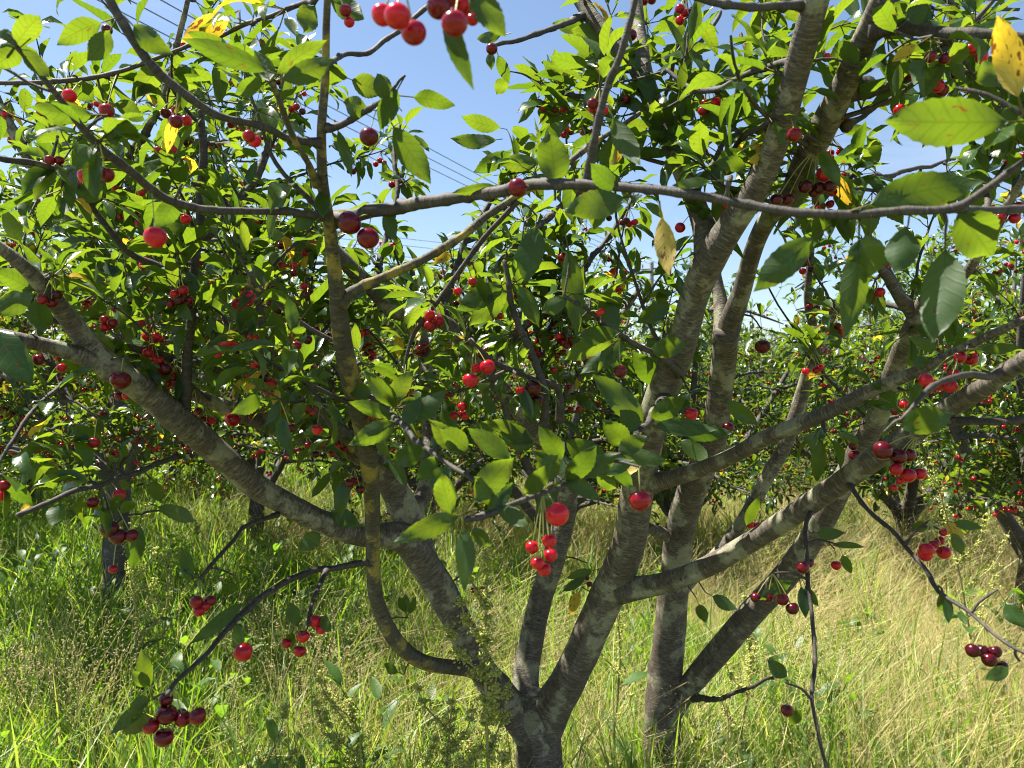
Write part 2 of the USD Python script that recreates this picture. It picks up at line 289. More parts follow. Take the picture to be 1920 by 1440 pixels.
def ground_z(x, y): return .035 * np.sin(x * .9 + 1.2) * np.cos(y * .7) + .02 * np.sin(x * 2.1 + y * 1.7)
i, j = np.meshgrid(np.arange(len(gx) - 1), np.arange(len(gy) - 1), indexing='ij'); n_ = len(gy)
GV = np.stack([GX, GY, ground_z(GX, GY)], -1).reshape(-1, 3)
GF = np.stack([i * n_ + j, (i + 1) * n_ + j, (i + 1) * n_ + j + 1, i * n_ + j + 1], -1).reshape(-1, 4)
g_ = put('/World/ground', GV, GF, SOIL, np.tile([0, 0, 1.0], (len(GV), 1))); g_.GetPrim().SetCustomDataByKey('kind', 'structure')

# ------------------------------------------------------------------ growing leaves, spurs, cherries and twigs on branches
class Tree:
    """collects the pieces of one cherry tree, then writes them as its parts"""
    def __init__(s, seed, keep=None, lod=0):
        s.g = rng_of('tree', seed); s.seed = zlib.crc32(str(seed).encode()) % 9973; s.wood = []; s.twigs = []; s.leaf = []; s.fruit = []; s.keep = keep or (lambda P, g: True); s.samples = []; s.lod = lod; s.hand = []
    def branch(s, PR, name='branch', mat=None, sides=10, bump=.1, step=.025):
        PR = np.asarray(PR, float); thin_ = PR[:, 3].mean() < .013 and s.lod == 0
        Q = spline(PR, .009 if thin_ else step); dist = np.concatenate([[0], np.cumsum(np.linalg.norm(np.diff(Q[:, :3], axis=0), axis=1))])
        if thin_:                                # small kinks from node to node
            k_ = np.arange(0, dist[-1] + .1, .05); off = s.g.normal(0, .0022, (len(k_), 3)); off[0] = 0
            Q[:, :3] += np.stack([np.interp(dist, k_, off[:, a]) for a in range(3)], 1)
        if name != 'trunk' and Q[0, 3] < .03: Q[:, 3] *= 1 + .45 * np.exp(-dist / (1.8 * Q[0, 3]))
        Q[:, 3] *= (.87 if name == 'limb' else .92) if s.lod == 0 else 1; s.wood.append((name, Q, mat, sides, bump)); s.samples.append(Q); return Q
    def whorl(s, p, d, nl, size=1.0, cherries=0, twist=0.0):
        g = s.g
        d = unit(d); a = unit(np.cross(d, [.3, .7, .2])); b = np.cross(d, a); ph = g.uniform(0, 6.28)
        for k in range(nl):
            th = ph + k * 2.4 + g.normal(0, .3); op = g.uniform(.55, 1.35)
            T = unit(d * math.cos(op) + (a * math.cos(th) + b * math.sin(th)) * math.sin(op) + np.array([0, 0, g.uniform(-.35, .25)]))
            N = unit(UP + g.normal(0, .38, 3)); L = size * g.uniform(.045, .088)
            s.leaf.append((p, T, N, L, L * g.uniform(.36, .48), g.uniform(.015, .032), g.uniform(-.1, 1.7), g.uniform(.08, .75), g.random(), 0))
            if g.random() < .018: s.leaf[-1] = s.leaf[-1][:-1] + (1,)
        if cherries:
            th0 = g.uniform(0, 6.28); pts = []
            for k in range(cherries):
                for _ in range(8):
                    th = g.uniform(0, 6.28); h = g.uniform(.028, .05); c = p + np.array([math.cos(th) * g.uniform(.004, .022), math.sin(th) * g.uniform(.004, .022), -h])
                    if all(np.linalg.norm(c - q) > .019 for q in pts): break
                pts.append(c); s.cherry(c, g.uniform(.0088, .0106), p, min(1, max(0, g.normal(.55, .28))))
    def cherry(s, c, r, attach, rnd): s.fruit.append((np.asarray(c), r, np.asarray(attach), rnd))
    def twig(s, p, d, length, r0=.0032, lift=.25, leafy=1.0, fruit=.3, gap=.052, size=1.0):
        g = s.g; n = 6; pts = [np.array([*p, r0])]; d = unit(d)
        for k in range(n):
            d = unit(d + g.normal(0, .13, 3) + np.array([0, 0, lift * .22]))
            q = pts[-1][:3] + d * length / n
            pts.append(np.array([*q, r0 + (max(.0011, r0 * .35) - r0) * (k + 1) / n]))
        if not s.keep(pts[-1][:3], g) or not s.keep(pts[3][:3], g): return None
        Q = spline(np.array(pts), .04 if s.lod == 0 else .09); s.twigs.append(Q)
        T = unit(np.gradient(Q[:, :3], axis=0)); dist = np.concatenate([[0], np.cumsum(np.linalg.norm(np.diff(Q[:, :3], axis=0), axis=1))])
        x = gap * g.uniform(.5, 1.2)
        while x < dist[-1] * .97:
            i = min(np.searchsorted(dist, x), len(Q) - 1); t = T[i]; side = unit(np.cross(t, g.normal(0, 1, 3)))
            pp = Q[i, :3] + side * Q[i, 3]
            if s.keep(pp + side * .04, g) and g.random() < leafy:
                s.whorl(pp, unit(side + t * .5 + UP * .2), int(g.integers(2, 6)), size, int(g.integers(1, 5)) if g.random() < fruit else 0)
            x += gap * g.uniform(.6, 1.5)
        if s.keep(Q[-1, :3] + T[-1] * .05, g): s.whorl(Q[-1, :3], T[-1], int(g.integers(5, 9)), size)
        return Q
    def dress(s, Q, start=0, spur_gap=.09, twig_gap=.22, twig_len=(.2, .6), fruit=.35, size=1.0, upward=.4, sub=True):
        """twigs and spurs along a branch"""
        g = s.g; T = unit(np.gradient(Q[:, :3], axis=0)); dist = np.concatenate([[0], np.cumsum(np.linalg.norm(np.diff(Q[:, :3], axis=0), axis=1))])
        x = start + spur_gap * g.uniform(.2, 1)
        while x < dist[-1]:
            i = min(np.searchsorted(dist, x), len(Q) - 1); side = unit(np.cross(T[i], g.normal(0, 1, 3)) + UP * .15); p = Q[i, :3] + side * Q[i, 3] * .95
            if s.keep(p + side * .05, g):
                e = p + side * g.uniform(.008, .02)
                if s.lod == 0: s.twigs.append(np.array([[*p, .0035], [*((p + e) / 2), .0042], [*e, .0036]]))
                s.whorl(e, side, int(g.integers(4, 8)), size, int(g.integers(1, 6)) if g.random() < fruit else 0)
            x += spur_gap * g.uniform(.5, 1.6)
        x = start + twig_gap * g.uniform(.3, 1)
        while x < dist[-1]:
            i = min(np.searchsorted(dist, x), len(Q) - 1); side = unit(np.cross(T[i], g.normal(0, 1, 3))); p = Q[i, :3] + side * Q[i, 3] * .7
            L = g.uniform(*twig_len); tw = s.twig(p, side * .9 + T[i] * .5 + UP * upward * g.uniform(0, 1), L, min(.0045, Q[i, 3] * .6), upward, 1, fruit, size=size)
            if tw is not None and sub and L > .35:
                for f in (.35, .6):
                    k = int(len(tw) * f); t = unit(tw[min(k + 1, len(tw) - 1), :3] - tw[k, :3])
                    s.twig(tw[k, :3], unit(np.cross(t, g.normal(0, 1, 3))) * .8 + t * .6 + UP * .1, L * g.uniform(.35, .6), tw[k, 3] * .8, upward, 1, fruit, size=size)
            x += twig_gap * g.uniform(.6, 1.5)
    def hand_leaf(s, *a): s.hand.append(a)
    def hang_on(s, p, rad=.0022, sag=.0):
        """a thin twig from the nearest wood to p, so that nothing floats"""
        A = np.vstack(s.samples); d = np.linalg.norm(A[:, :3] - p, axis=1); k = int(np.argmin(d))
        if d[k] < A[k, 3] + .012: return
        d = np.minimum(d, 9)
        q = A[k, :3]; m = (p + q) / 2 + s.g.normal(0, .06 * d[k], 3) + UP * .08 * d[k]
        Q = spline(np.array([[*q, min(rad * 1.6, A[k, 3])], [*((q * 2 + m) / 3 + s.g.normal(0, .02 * d[k], 3)), rad * 1.4], [*m, rad * 1.2], [*p, rad]]), .03)
        s.twigs.append(Q); s.samples.append(Q)
        if d[k] > .07:                           # such a twig carries leaves too
            T = unit(np.gradient(Q[:, :3], axis=0))
            for f in np.arange(.25, .95, .05 / d[k]):
                i = int(f * len(Q)); side = unit(np.cross(T[i], s.g.normal(0, 1, 3)) + UP * .2)
                if s.keep(Q[i, :3] + side * .03, s.g): s.whorl(Q[i, :3] + side * .003, unit(side + T[i] * .5), int(s.g.integers(2, 5)), .9)
    def write(s, thing, n_leaf=300, n_fruit=300, n_twig=300, local=None):
        """the largest in the picture as parts of their own, the rest joined"""
        if local is None: local = lambda P: P
        for k, (name, Q, mat, sides, bump) in enumerate(s.wood):
            V, F, N, L = tube(Q, sides, bump, s.seed * 31 + k); thing.part(name, V, F, mat or BARK, N, L)
        def size_of(P, r):
            x, y, d = proj(local(P)); inside = (x > -60) & (x < 1980) & (y > -60) & (y < 1500) & (d > .2)
            return np.where(inside, r / np.maximum(d, .2), r * 1e-3)
        # twigs
        if s.twigs:
            sc = np.array([size_of(t[len(t) // 2, :3], np.linalg.norm(t[-1, :3] - t[0, :3]) + .001) for t in s.twigs]); order = np.argsort(-sc)
            rest = []
            for r_, k in enumerate(order):
                m = tube(s.twigs[k], 6 if s.lod == 0 else 4, .06 if s.lod == 0 else 0, k, cap=True)
                if r_ < n_twig: thing.part('twig', m[0], m[1], TWIG, m[2], m[3])
                else: rest.append(m)
            if rest:
                m = join(rest); thing.part('fine_twigs', m[0], m[1], TWIG, m[2], m[3], kind='stuff')
        # leaves
        Lf = s.leaf + s.hand
        hand = np.array([0] * len(s.leaf) + [1] * len(s.hand))
        arr = lambda k: np.array([l[k] for l in Lf], float)
        B, T, Nn, L, Wd, pet, dr, fo, rnd, kind = [arr(k) for k in range(10)]
        sc = size_of(B + T * (L / 2)[:, None], L) + hand * 10; order = np.argsort(-sc); top, rest = order[:n_leaf], order[n_leaf:]
        mats = {0: LEAF, 1: YELLOW, 2: BROWN}
        def batch(ix, **k): return leaf_batch(B[ix], T[ix], Nn[ix], L[ix], Wd[ix], pet[ix], dr[ix], fo[ix], rnd[ix], **k)
        for ix, rows, cols, teeth in ((top[sc[top] >= .045], 18, 4, True), (top[sc[top] < .045], 6 if s.lod == 0 else 4, 2, False)):
            if len(ix):
                V, F, N, P = batch(ix, rows=rows, cols=cols, teeth=teeth)
                for k in range(len(ix)):
                    kd = int(kind[ix[k]]); thing.part('leaf', V[k], F, mats[kd], N[k], P[k], label=[None, 'yellowed cherry leaf', 'withered brown cherry leaf'][kd])
        for kd, nm in ((0, 'foliage'), (1, 'yellowed_foliage'), (2, 'withered_foliage')):
            ix = rest[kind[rest] == kd]
            if len(ix):
                V, F, N, P = stack(*(lambda b: (b[0], b[1], b[2], b[3]))(batch(ix, rows=4 if s.lod == 0 else 3)))
                thing.part(nm, V, F, mats[kd], N, P, kind='stuff')
        # cherries
        if s.fruit:
            sc = np.array([size_of(f[0], f[1]) for f in s.fruit]); order = np.argsort(-sc); rest, rests = [], []
            for r_, k in enumerate(order):
                c, r, at_, rnd_ = s.fruit[k]
                up = at_ - c; tilt = up[:2] / max(.01, up[2]) * .6
                lod = (14, 20) if sc[k] > .006 else (9, 12) if s.lod == 0 else (6, 8)
                m = cherry_mesh(c, r, np.clip(tilt, -.8, .8), rnd_, lod)
                top_ = c + unit(np.array([*np.clip(tilt, -.8, .8), 1])) * r * .55
                mid = (top_ + at_) / 2 + np.array([0, 0, .06]) * np.linalg.norm(top_ - at_)
                st = tube(np.array([[*top_, .0009], [*mid, .0008], [*at_, .0011]]) if s.lod else spline(np.array([[*top_, .0009], [*mid, .0008], [*at_, .0011]]), .02), 4 if s.lod == 0 else 3, 0, 1, cap=False)
                if r_ < n_fruit:
                    pth = thing.part('cherry', m[0], m[1], CHERRY, m[2], m[3])
                    thing.part('stalk', st[0], st[1], STALK, st[2], st[3], parent=pth)
                else: rest.append(m); rests.append(st)
            if rest:
                m = join(rest); p_ = thing.part('more_cherries', m[0], m[1], CHERRY, m[2], m[3], kind='stuff')
                m = join(rests); thing.part('more_stalks', m[0], m[1], STALK, m[2], m[3], kind='stuff')

def px_branch(pts):
    """points (x, y, half width in pixels, distance in metres) of the photograph -> points and radii in the place"""
    return np.array([[*at(x, y, d), h * d / FPX] for x, y, h, d in pts])

# ------------------------------------------------------------------ where the crowns are open and where trunks show
GAPS = [(860, 120, 150, 130, .06), (690, 60, 50, 50, .4), (760, 400, 130, 60, .1), (1030, 60, 60, 90, .15), (1350, 40, 70, 60, .2), (1640, 265, 75, 45, .12), (1740, 275, 110, 38, .2), 
        (1190, 450, 100, 50, .35), (1240, 330, 40, 70, .4), (1460, 560, 50, 110, .3), (1590, 590, 45, 50, .3), (930, 190, 80, 90, .3), (200, 110, 130, 50, .5), (250, 240, 70, 40, .45)]
YLIM = ([0, 300, 600, 750, 1100, 1250, 1400, 1600, 1920], [965, 975, 925, 890, 930, 880, 940, 900, 905])
CLEAR = [np.array(c, float) for c in (
    [(1020, 1440, 60, 2.2), (1000, 1330, 60, 2.2), (1070, 1270, 50, 2.1), (1110, 1180, 50, 2.), (1150, 1100, 48, 1.95), (1190, 930, 46, 1.8)],
    [(1285, 620, 36, 1.5), (1300, 560, 36, 1.5), (1330, 470, 44, 1.4), (1420, 350, 36, 1.3), (1475, 190, 34, 1.2), (1500, 100, 34, 1.1), (1530, 0, 34, 1.05)],
    [(1150, 1110, 34, 2.), (1330, 1060, 32, 1.8), (1500, 960, 32, 1.5), (1700, 820, 32, 1.2), (1920, 680, 30, 1.)],
    [(1235, 905, 26, 1.85), (1440, 820, 26, 1.5), (1640, 730, 24, 1.3), (1780, 670, 20, 1.1)],
    [(1240, 1440, 50, 2.6), (1258, 1150, 40, 2.4), (1290, 940, 36, 2.2), (1345, 800, 34, 2.), (1360, 620, 36, 1.9), (1412, 470, 28, 1.6), (1500, 340, 34, 1.4), (1580, 170, 34, 1.2), (1650, 0, 34, 1.05)],
    [(1280, 1290, 32, 2.5), (1400, 1160, 34, 2.3), (1540, 980, 32, 2.), (1640, 790, 30, 1.8), (1715, 600, 28, 1.5)],
    [(900, 1270, 44, 2.1), (800, 1060, 46, 2.), (690, 1000, 40, 1.9), (500, 925, 34, 1.8), (340, 790, 36, 1.6), (220, 690, 34, 1.5), (130, 660, 24, 1.4)],
    [(860, 1250, 24, 2.), (700, 1050, 24, 1.8), (690, 850, 42, 1.6), (640, 640, 42, 1.4), (622, 450, 30, 1.25)],
    [(1060, 930, 32, 2.1), (1000, 1200, 40, 2.2)])]
CLEAR_S = []
for c in CLEAR:
    for a, b in zip(c[:-1], c[1:]):
        n = max(2, int(np.hypot(*(b - a)[:2]) / 14)); CLEAR_S.append(a + (b - a) * np.linspace(0, 1, n, endpoint=False)[:, None])
CLEAR_S = np.vstack(CLEAR_S)
def keep_near(P, g):
    x, y, d = proj(P); dist = np.linalg.norm(np.asarray(P) - [0, 0, EYE])
    if dist < .62 or P[2] < .35: return False
    if not (-40 < x < 1960 and -40 < y < 1480) or d < 0: return g.random() < .09
    if dist < 1.25 and g.random() > (.75 if x > 1120 and y < 480 else .27): return False
    if y > np.interp(x, *YLIM) and g.random() > .02: return False
    for cx, cy, rx, ry, k in GAPS:
        if ((x - cx) / rx) ** 2 + ((y - cy) / ry) ** 2 < 1 and g.random() > k: return False
    q = np.hypot(CLEAR_S[:, 0] - x, CLEAR_S[:, 1] - y) < CLEAR_S[:, 2] + 10
    if (q & (CLEAR_S[:, 3] > d)).any() and g.random() > .16: return False
    return True

# ------------------------------------------------------------------ the main cherry tree: limbs A..D on a low fork
main = Tree('main', keep_near)
def add(tree, pts, name='branch', mat=None, sides=10, bump=.08, dress=None):
    Q = tree.branch(px_branch(pts), name, mat, sides, bump)
    if dress is not None: tree.dress(Q, **dress)
    return Q
trunk_xyz = at(1015, 1440, 2.2)
main.branch(np.array([[trunk_xyz[0] + .03, 2.22, -.1, .115], [trunk_xyz[0] + .02, 2.21, .05, .09], [trunk_xyz[0] + .008, 2.2, .25, .076], [*at(1012, 1400, 2.2), .07], [*at(1000, 1345, 2.2), .07], [*at(990, 1300, 2.2), .046]]), 'trunk', None, 20, .16)
thin = dict(spur_gap=.08, twig_gap=.12, twig_len=(.15, .45), fruit=.35)
add(main, [(1002, 1380, 42, 2.2), (955, 1320, 33, 2.18), (900, 1250, 30, 2.12), (850, 1150, 32, 2.06), (800, 1062, 33, 2.02), (752, 1008, 32, 1.98), (690, 1005, 24, 1.92), (620, 985, 24, 1.86), (500, 925, 26, 1.78), (420, 860, 28, 1.7), (340, 790, 30, 1.6), (280, 740, 29, 1.55), (205, 690, 27, 1.48), (130, 660, 18, 1.42), (30, 635, 15, 1.35), (-70, 612, 13, 1.3)], 'limb', None, 16, .09)
add(main, [(215, 700, 22, 1.48), (150, 625, 22, 1.44), (100, 560, 19, 1.38), (45, 500, 15, 1.32), (-20, 450, 12, 1.28), (-120, 380, 9, 1.2)], 'limb', None, 12, .09, dict(start=.1, **thin))
add(main, [(805, 1075, 30, 2.03), (760, 960, 32, 2.03), (712, 880, 28, 2.0), (660, 843, 24, 1.96), (600, 828, 20, 1.9), (500, 795, 19, 1.84), (440, 770, 17, 1.8), (360, 738, 14, 1.76), (270, 690, 11, 1.7), (180, 650, 9, 1.66)], 'limb', None, 14, .09, dict(start=.3, spur_gap=.1, twig_gap=.12, twig_len=(.15, .45), fruit=.45))
add(main, [(700, 872, 18, 1.98), (660, 830, 16, 1.92), (600, 775, 13, 1.85), (540, 715, 12, 1.78), (500, 650, 10, 1.72), (488, 590, 9, 1.68), (470, 510, 7, 1.62)], 'branch', MOSSY, 12, .12, dict(start=.15, **thin))
add(main, [(520, 716, 8, 1.76), (450, 702, 9, 1.7), (383, 687, 9, 1.66), (283, 660, 9, 1.6), (183, 632, 7, 1.56), (90, 600, 5, 1.5)], 'branch', TWIG, 10, .08, dict(start=.05, **thin))
add(main, [(338, 800, 16, 1.6), (345, 750, 12, 1.6), (352, 690, 10, 1.58), (358, 600, 9, 1.56), (368, 500, 8.5, 1.54), (378, 400, 8.5, 1.52), (382, 300, 8, 1.5), (378, 210, 6, 1.48)], 'branch', TWIG, 10, .08, dict(start=.2, **thin))
add(main, [(920, 1275, 22, 2.1), (880, 1255, 16, 2.02), (800, 1243, 16, 1.95), (745, 1205, 17, 1.9), (708, 1130, 16, 1.84), (700, 1050, 15, 1.78), (697, 950, 17, 1.7), (690, 850, 20, 1.6), (668, 750, 21, 1.5), (642, 640, 21, 1.4), (630, 540, 17, 1.32), (620, 440, 14, 1.25), (606, 350, 12, 1.18), (603, 250, 10, 1.12), (610, 150, 9, 1.08), (612, 40, 8, 1.04), (618, -80, 7, 1.0), (630, -260, 5, .98)], 'limb', MOSSY, 14, .12, dict(start=.8, spur_gap=.1, twig_gap=.1, twig_len=(.15, .45), fruit=.3))
# the horizontal branch that reaches towards the camera on the right, and what grows from it
Fb = add(main, [(625, 415, 12, 1.25), (680, 402, 13.5, 1.2), (780, 383, 12.5, 1.13), (900, 365, 12, 1.06), (1000, 350, 11.5, 1.0), (1080, 344, 10.5, .95), (1180, 350, 9.5, .9), (1290, 366, 9, .86), (1420, 384, 9, .83), (1540, 394, 9, .8), (1680, 396, 8.5, .78), (1780, 389, 8.5, .76), (1850, 352, 7.5, .74), (1920, 306, 6.5, .72), (2010, 250, 6, .7)], 'branch', TWIG, 12, .07)
add(main, [(1098, 344, 8, .945), (1115, 280, 8, .93), (1132, 200, 7.5, .91), (1165, 92, 7, .88), (1192, 0, 6, .86), (1190, -60, 6, .84), (1100, -85, 6, .76), (980, -70, 6, .68), (860, -55, 6, .64), (740, -50, 5, .63), (640, -60, 4, .63)], 'branch', TWIG, 10, .07)
add(main, [(1780, 392, 7, .77), (1860, 396, 8, .8), (1960, 390, 8, .82)], 'branch', TWIG, 10, .07)
add(main, [(604, 405, 8, 1.2), (520, 396, 7.5, 1.14), (420, 396, 7.5, 1.08), (320, 376, 8.5, 1.02), (260, 345, 8.5, .98), (200, 288, 8.5, .94), (150, 238, 7.5, .92), (115, 195, 6, .9), (72, 140, 5.5, .88), (33, 92, 5, .86)], 'branch', TWIG, 10, .08, dict(start=.3, spur_gap=.09, twig_gap=.16, twig_len=(.1, .28), fruit=.2))
add(main, [(600, 268, 8, 1.12), (545, 262, 7, 1.1), (507, 247, 7, 1.08), (443, 230, 7, 1.05), (390, 205, 7.5, 1.03), (345, 172, 8.5, 1.0), (280, 112, 9, .98), (217, 20, 9, .95), (190, -60, 8, .93)], 'branch', TWIG, 10, .08, dict(start=.3, spur_gap=.12, twig_gap=.25, twig_len=(.1, .25), fruit=.2))
add(main, [(594, 345, 8, 1.17), (575, 300, 6, 1.1), (548, 250, 6, 1.04), (525, 195, 5.5, .98), (516, 160, 5.5, .95)], 'branch', MOSSY, 10, .12)
add(main, [(640, 570, 12, 1.34), (660, 548, 10, 1.33), (720, 520, 9, 1.33), (790, 490, 8.5, 1.33), (840, 460, 8, 1.34), (900, 415, 7.5, 1.35), (960, 370, 7, 1.36), (1010, 345, 6.5, 1.37), (1075, 300, 6, 1.38), (1140, 253, 5, 1.39), (1200, 212, 4, 1.4)], 'branch', MOSSY, 10, .1, dict(start=.35, spur_gap=.07, twig_gap=.11, twig_len=(.12, .32), fruit=.25))
add(main, [(970, 378, 5, 1.36), (910, 440, 5.5, 1.4), (870, 500, 5.5, 1.43), (830, 555, 5, 1.45), (770, 640, 4, 1.47), (757, 720, 3, 1.48)], 'branch', TWIG, 8, .06, dict(start=.1, spur_gap=.08, twig_gap=.2, twig_len=(.1, .25), fruit=.6))
add(main, [(655, 838, 18, 1.97), (610, 770, 14, 2.02), (560, 712, 13, 2.1), (480, 640, 13, 2.2), (400, 600, 14, 2.28), (350, 560, 15, 2.33), (312, 520, 13, 2.36), (285, 497, 11, 2.38), (200, 482, 11, 2.4), (155, 436, 14, 2.4), (100, 370, 13, 2.4), (50, 290, 12, 2.4), (0, 200, 10, 2.4), (-40, 90, 7, 2.4)], 'limb', None, 12, .1, dict(start=.3, spur_gap=.09, twig_gap=.085, twig_len=(.25, .6), fruit=.3))
add(main, [(150, 430, 12, 2.4), (190, 360, 9, 2.3), (250, 280, 8, 2.2), (300, 200, 7, 2.1), (330, 100, 6, 2.0), (350, 0, 5, 1.95)], 'branch', None, 10, .1, dict(start=.1, spur_gap=.09, twig_gap=.08, twig_len=(.25, .5), fruit=.25))
add(main, [(300, 510, 10, 2.37), (400, 430, 9, 2.4), (480, 330, 8, 2.4), (520, 220, 6, 2.4), (540, 120, 5, 2.4)], 'branch', None, 10, .1, dict(start=.1, spur_gap=.09, twig_gap=.08, twig_len=(.25, .5), fruit=.3))
add(main, [(862, 640, 14, 2.05), (900, 560, 9, 2.1), (960, 470, 8, 2.15), (1040, 400, 7, 2.2), (1120, 330, 5, 2.2)], 'branch', None, 10, .1, dict(start=.1, spur_gap=.09, twig_gap=.1, twig_len=(.2, .4), fruit=.2))
add(main, [(1010, 825, 14, 2.2), (1050, 760, 10, 2.25), (1100, 680, 9, 2.3), (1160, 600, 8, 2.3), (1200, 540, 5, 2.3)], 'branch', None, 10, .1, dict(start=.05, spur_gap=.09, twig_gap=.08, twig_len=(.2, .5), fruit=.4))
# left low twigs with hanging fruit
add(main, [(700, 1052, 7, 1.78), (640, 1062, 6, 1.72), (560, 1078, 6.5, 1.64), (515, 1105, 6, 1.58), (470, 1135, 6.5, 1.5), (400, 1210, 5, 1.38), (340, 1270, 4.5, 1.28), (312, 1305, 4.5, 1.2)], 'branch', TWIG, 10, .1)
add(main, [(520, 965, 5, 1.78), (470, 985, 4.2, 1.66), (430, 1020, 4, 1.56), (400, 1055, 4, 1.5), (378, 1085, 4, 1.46)], 'branch', TWIG, 8, .08)
add(main, [(612, 1070, 5, 1.66), (598, 1100, 4.5, 1.6), (585, 1140, 4, 1.52), (578, 1172, 4, 1.48)], 'branch', TWIG, 8, .08)
add(main, [(330, 856, 5, 1.56), (290, 872, 5, 1.46), (200, 905, 5, 1.34), (120, 930, 5, 1.24), (30, 970, 5, 1.16)], 'branch', TWIG, 8, .08, dict(start=.1, spur_gap=.1, twig_gap=.3, twig_len=(.1, .2), fruit=.3))
add(main, [(120, 720, 5, 1.4), (60, 770, 4, 1.34), (20, 830, 4, 1.3), (-20, 900, 3, 1.26)], 'branch', TWIG, 8, .08, dict(start=.05, spur_gap=.1, twig_gap=.3, twig_len=(.1, .2), fruit=.5))
# the limb behind, in the middle
add(main, [(992, 1350, 34, 2.22), (985, 1275, 29, 2.26), (993, 1215, 27, 2.28), (1012, 1130, 25, 2.28), (1040, 1040, 25, 2.26), (1062, 950, 23, 2.24), (1055, 880, 21, 2.22), (1015, 825, 18, 2.2), (960, 755, 17, 2.16), (905, 690, 17, 2.1), (862, 635, 17, 2.05), (825, 600, 17, 2.02), (745, 585, 17, 1.98), (705, 548, 18, 1.95), (655, 500, 17, 1.9), (610, 450, 13, 1.86), (560, 400, 10, 1.82)], 'limb', None, 14, .1, dict(start=.8, spur_gap=.1, twig_gap=.09, twig_len=(.2, .5), fruit=.4))
add(main, [(770, 975, 18, 2.05), (797, 915, 17, 2.12), (805, 830, 16, 2.2), (800, 720, 15, 2.28), (793, 640, 13, 2.34), (780, 570, 10, 2.4), (770, 500, 7, 2.45)], 'limb', None, 12, .1, dict(start=.3, spur_gap=.1, twig_gap=.08, twig_len=(.2, .55), fruit=.5))
# the strong right-hand limb
add(main, [(1012, 1385, 44, 2.2), (1035, 1325, 41, 2.18), (1072, 1262, 37, 2.12), (1110, 1180, 37, 2.06), (1148, 1100, 38, 2.0), (1177, 1020, 36, 1.93), (1195, 920, 35, 1.86), (1217, 820, 33, 1.76), (1247, 720, 34, 1.66), (1280, 640, 31, 1.58), (1300, 560, 30, 1.52), (1332, 485, 34, 1.44), (1372, 425, 30, 1.38), (1420, 350, 28, 1.31), (1452, 275, 27, 1.26), (1478, 190, 28, 1.2), (1502, 100, 28, 1.14), (1530, 0, 27, 1.08), (1570, -140, 23, 1.02), (1630, -320, 17, .98), (1690, -520, 11, .95)], 'limb', None, 20, .08, dict(start=1.2, spur_gap=.16, twig_gap=.11, twig_len=(.2, .5), fruit=.2))
add(main, [(1335, 470, 28, 1.44), (1318, 420, 22, 1.47), (1290, 350, 20, 1.5), (1263, 290, 18, 1.52), (1235, 220, 21, 1.54), (1192, 125, 18, 1.56), (1132, 60, 18, 1.58), (1088, 0, 16, 1.6), (1040, -90, 14, 1.62), (1000, -250, 10, 1.64)], 'limb', None, 14, .09, dict(start=.15, spur_gap=.1, twig_gap=.085, twig_len=(.15, .42), fruit=.12))
add(main, [(1240, 225, 16, 1.54), (1212, 140, 15, 1.6), (1198, 50, 14, 1.66), (1188, -60, 12, 1.7)], 'limb', None, 12, .09, dict(start=.1, spur_gap=.1, twig_gap=.1, twig_len=(.2, .4), fruit=.15))
add(main, [(1162, 1108, 30, 1.98), (1215, 1100, 24, 1.94), (1260, 1088, 22, 1.88), (1330, 1060, 22, 1.8), (1420, 1008, 22, 1.68), (1500, 958, 23, 1.56), (1600, 888, 24, 1.42), (1700, 818, 24, 1.28), (1780, 765, 22, 1.2), (1860, 718, 20, 1.1), (1925, 672, 18, 1.04), (2060, 590, 14, .96)], 'limb', None, 16, .09, dict(start=.85, spur_gap=.16, twig_gap=.22, twig_len=(.15, .35), fruit=.35))
add(main, [(1205, 905, 20, 1.84), (1240, 902, 18, 1.8), (1340, 870, 17, 1.66), (1440, 820, 17, 1.52), (1540, 778, 16, 1.42), (1640, 730, 15, 1.32), (1740, 687, 12, 1.22), (1800, 655, 10, 1.16), (1920, 600, 8, 1.06), (2020, 560, 7, 1.0)], 'limb', None, 14, .09, dict(start=.45, spur_gap=.16, twig_gap=.2, twig_len=(.15, .35), fruit=.35))
add(main, [(1885, 690, 9, 1.08), (1860, 705, 8, 1.05), (1790, 707, 6, 1.0), (1735, 730, 5.5, .97), (1690, 780, 4, .95)], 'branch', TWIG, 8, .08)
add(main, [(1780, 790, 8, 1.2), (1850, 792, 8, 1.12), (1960, 785, 8, 1.05)], 'branch', TWIG, 8, .08)
add(main, [(1530, 945, 6, 1.54), (1512, 985, 4.3, 1.48), (1513, 1060, 4.1, 1.43), (1524, 1160, 4, 1.38), (1530, 1240, 4, 1.34), (1521, 1310, 3.8, 1.3), (1534, 1390, 3.6, 1.27), (1552, 1450, 3.4, 1.25), (1570, 1530, 3, 1.22)], 'branch', TWIG, 8, .1)
add(main, [(1590, 905, 5, 1.42), (1625, 950, 4.4, 1.36), (1675, 995, 4.3, 1.28), (1730, 1062, 4.3, 1.2), (1765, 1105, 4.2, 1.15), (1820, 1152, 3.8, 1.1), (1888, 1212, 3, 1.04), (1960, 1250, 3, 1.0)], 'branch', TWIG, 8, .1)
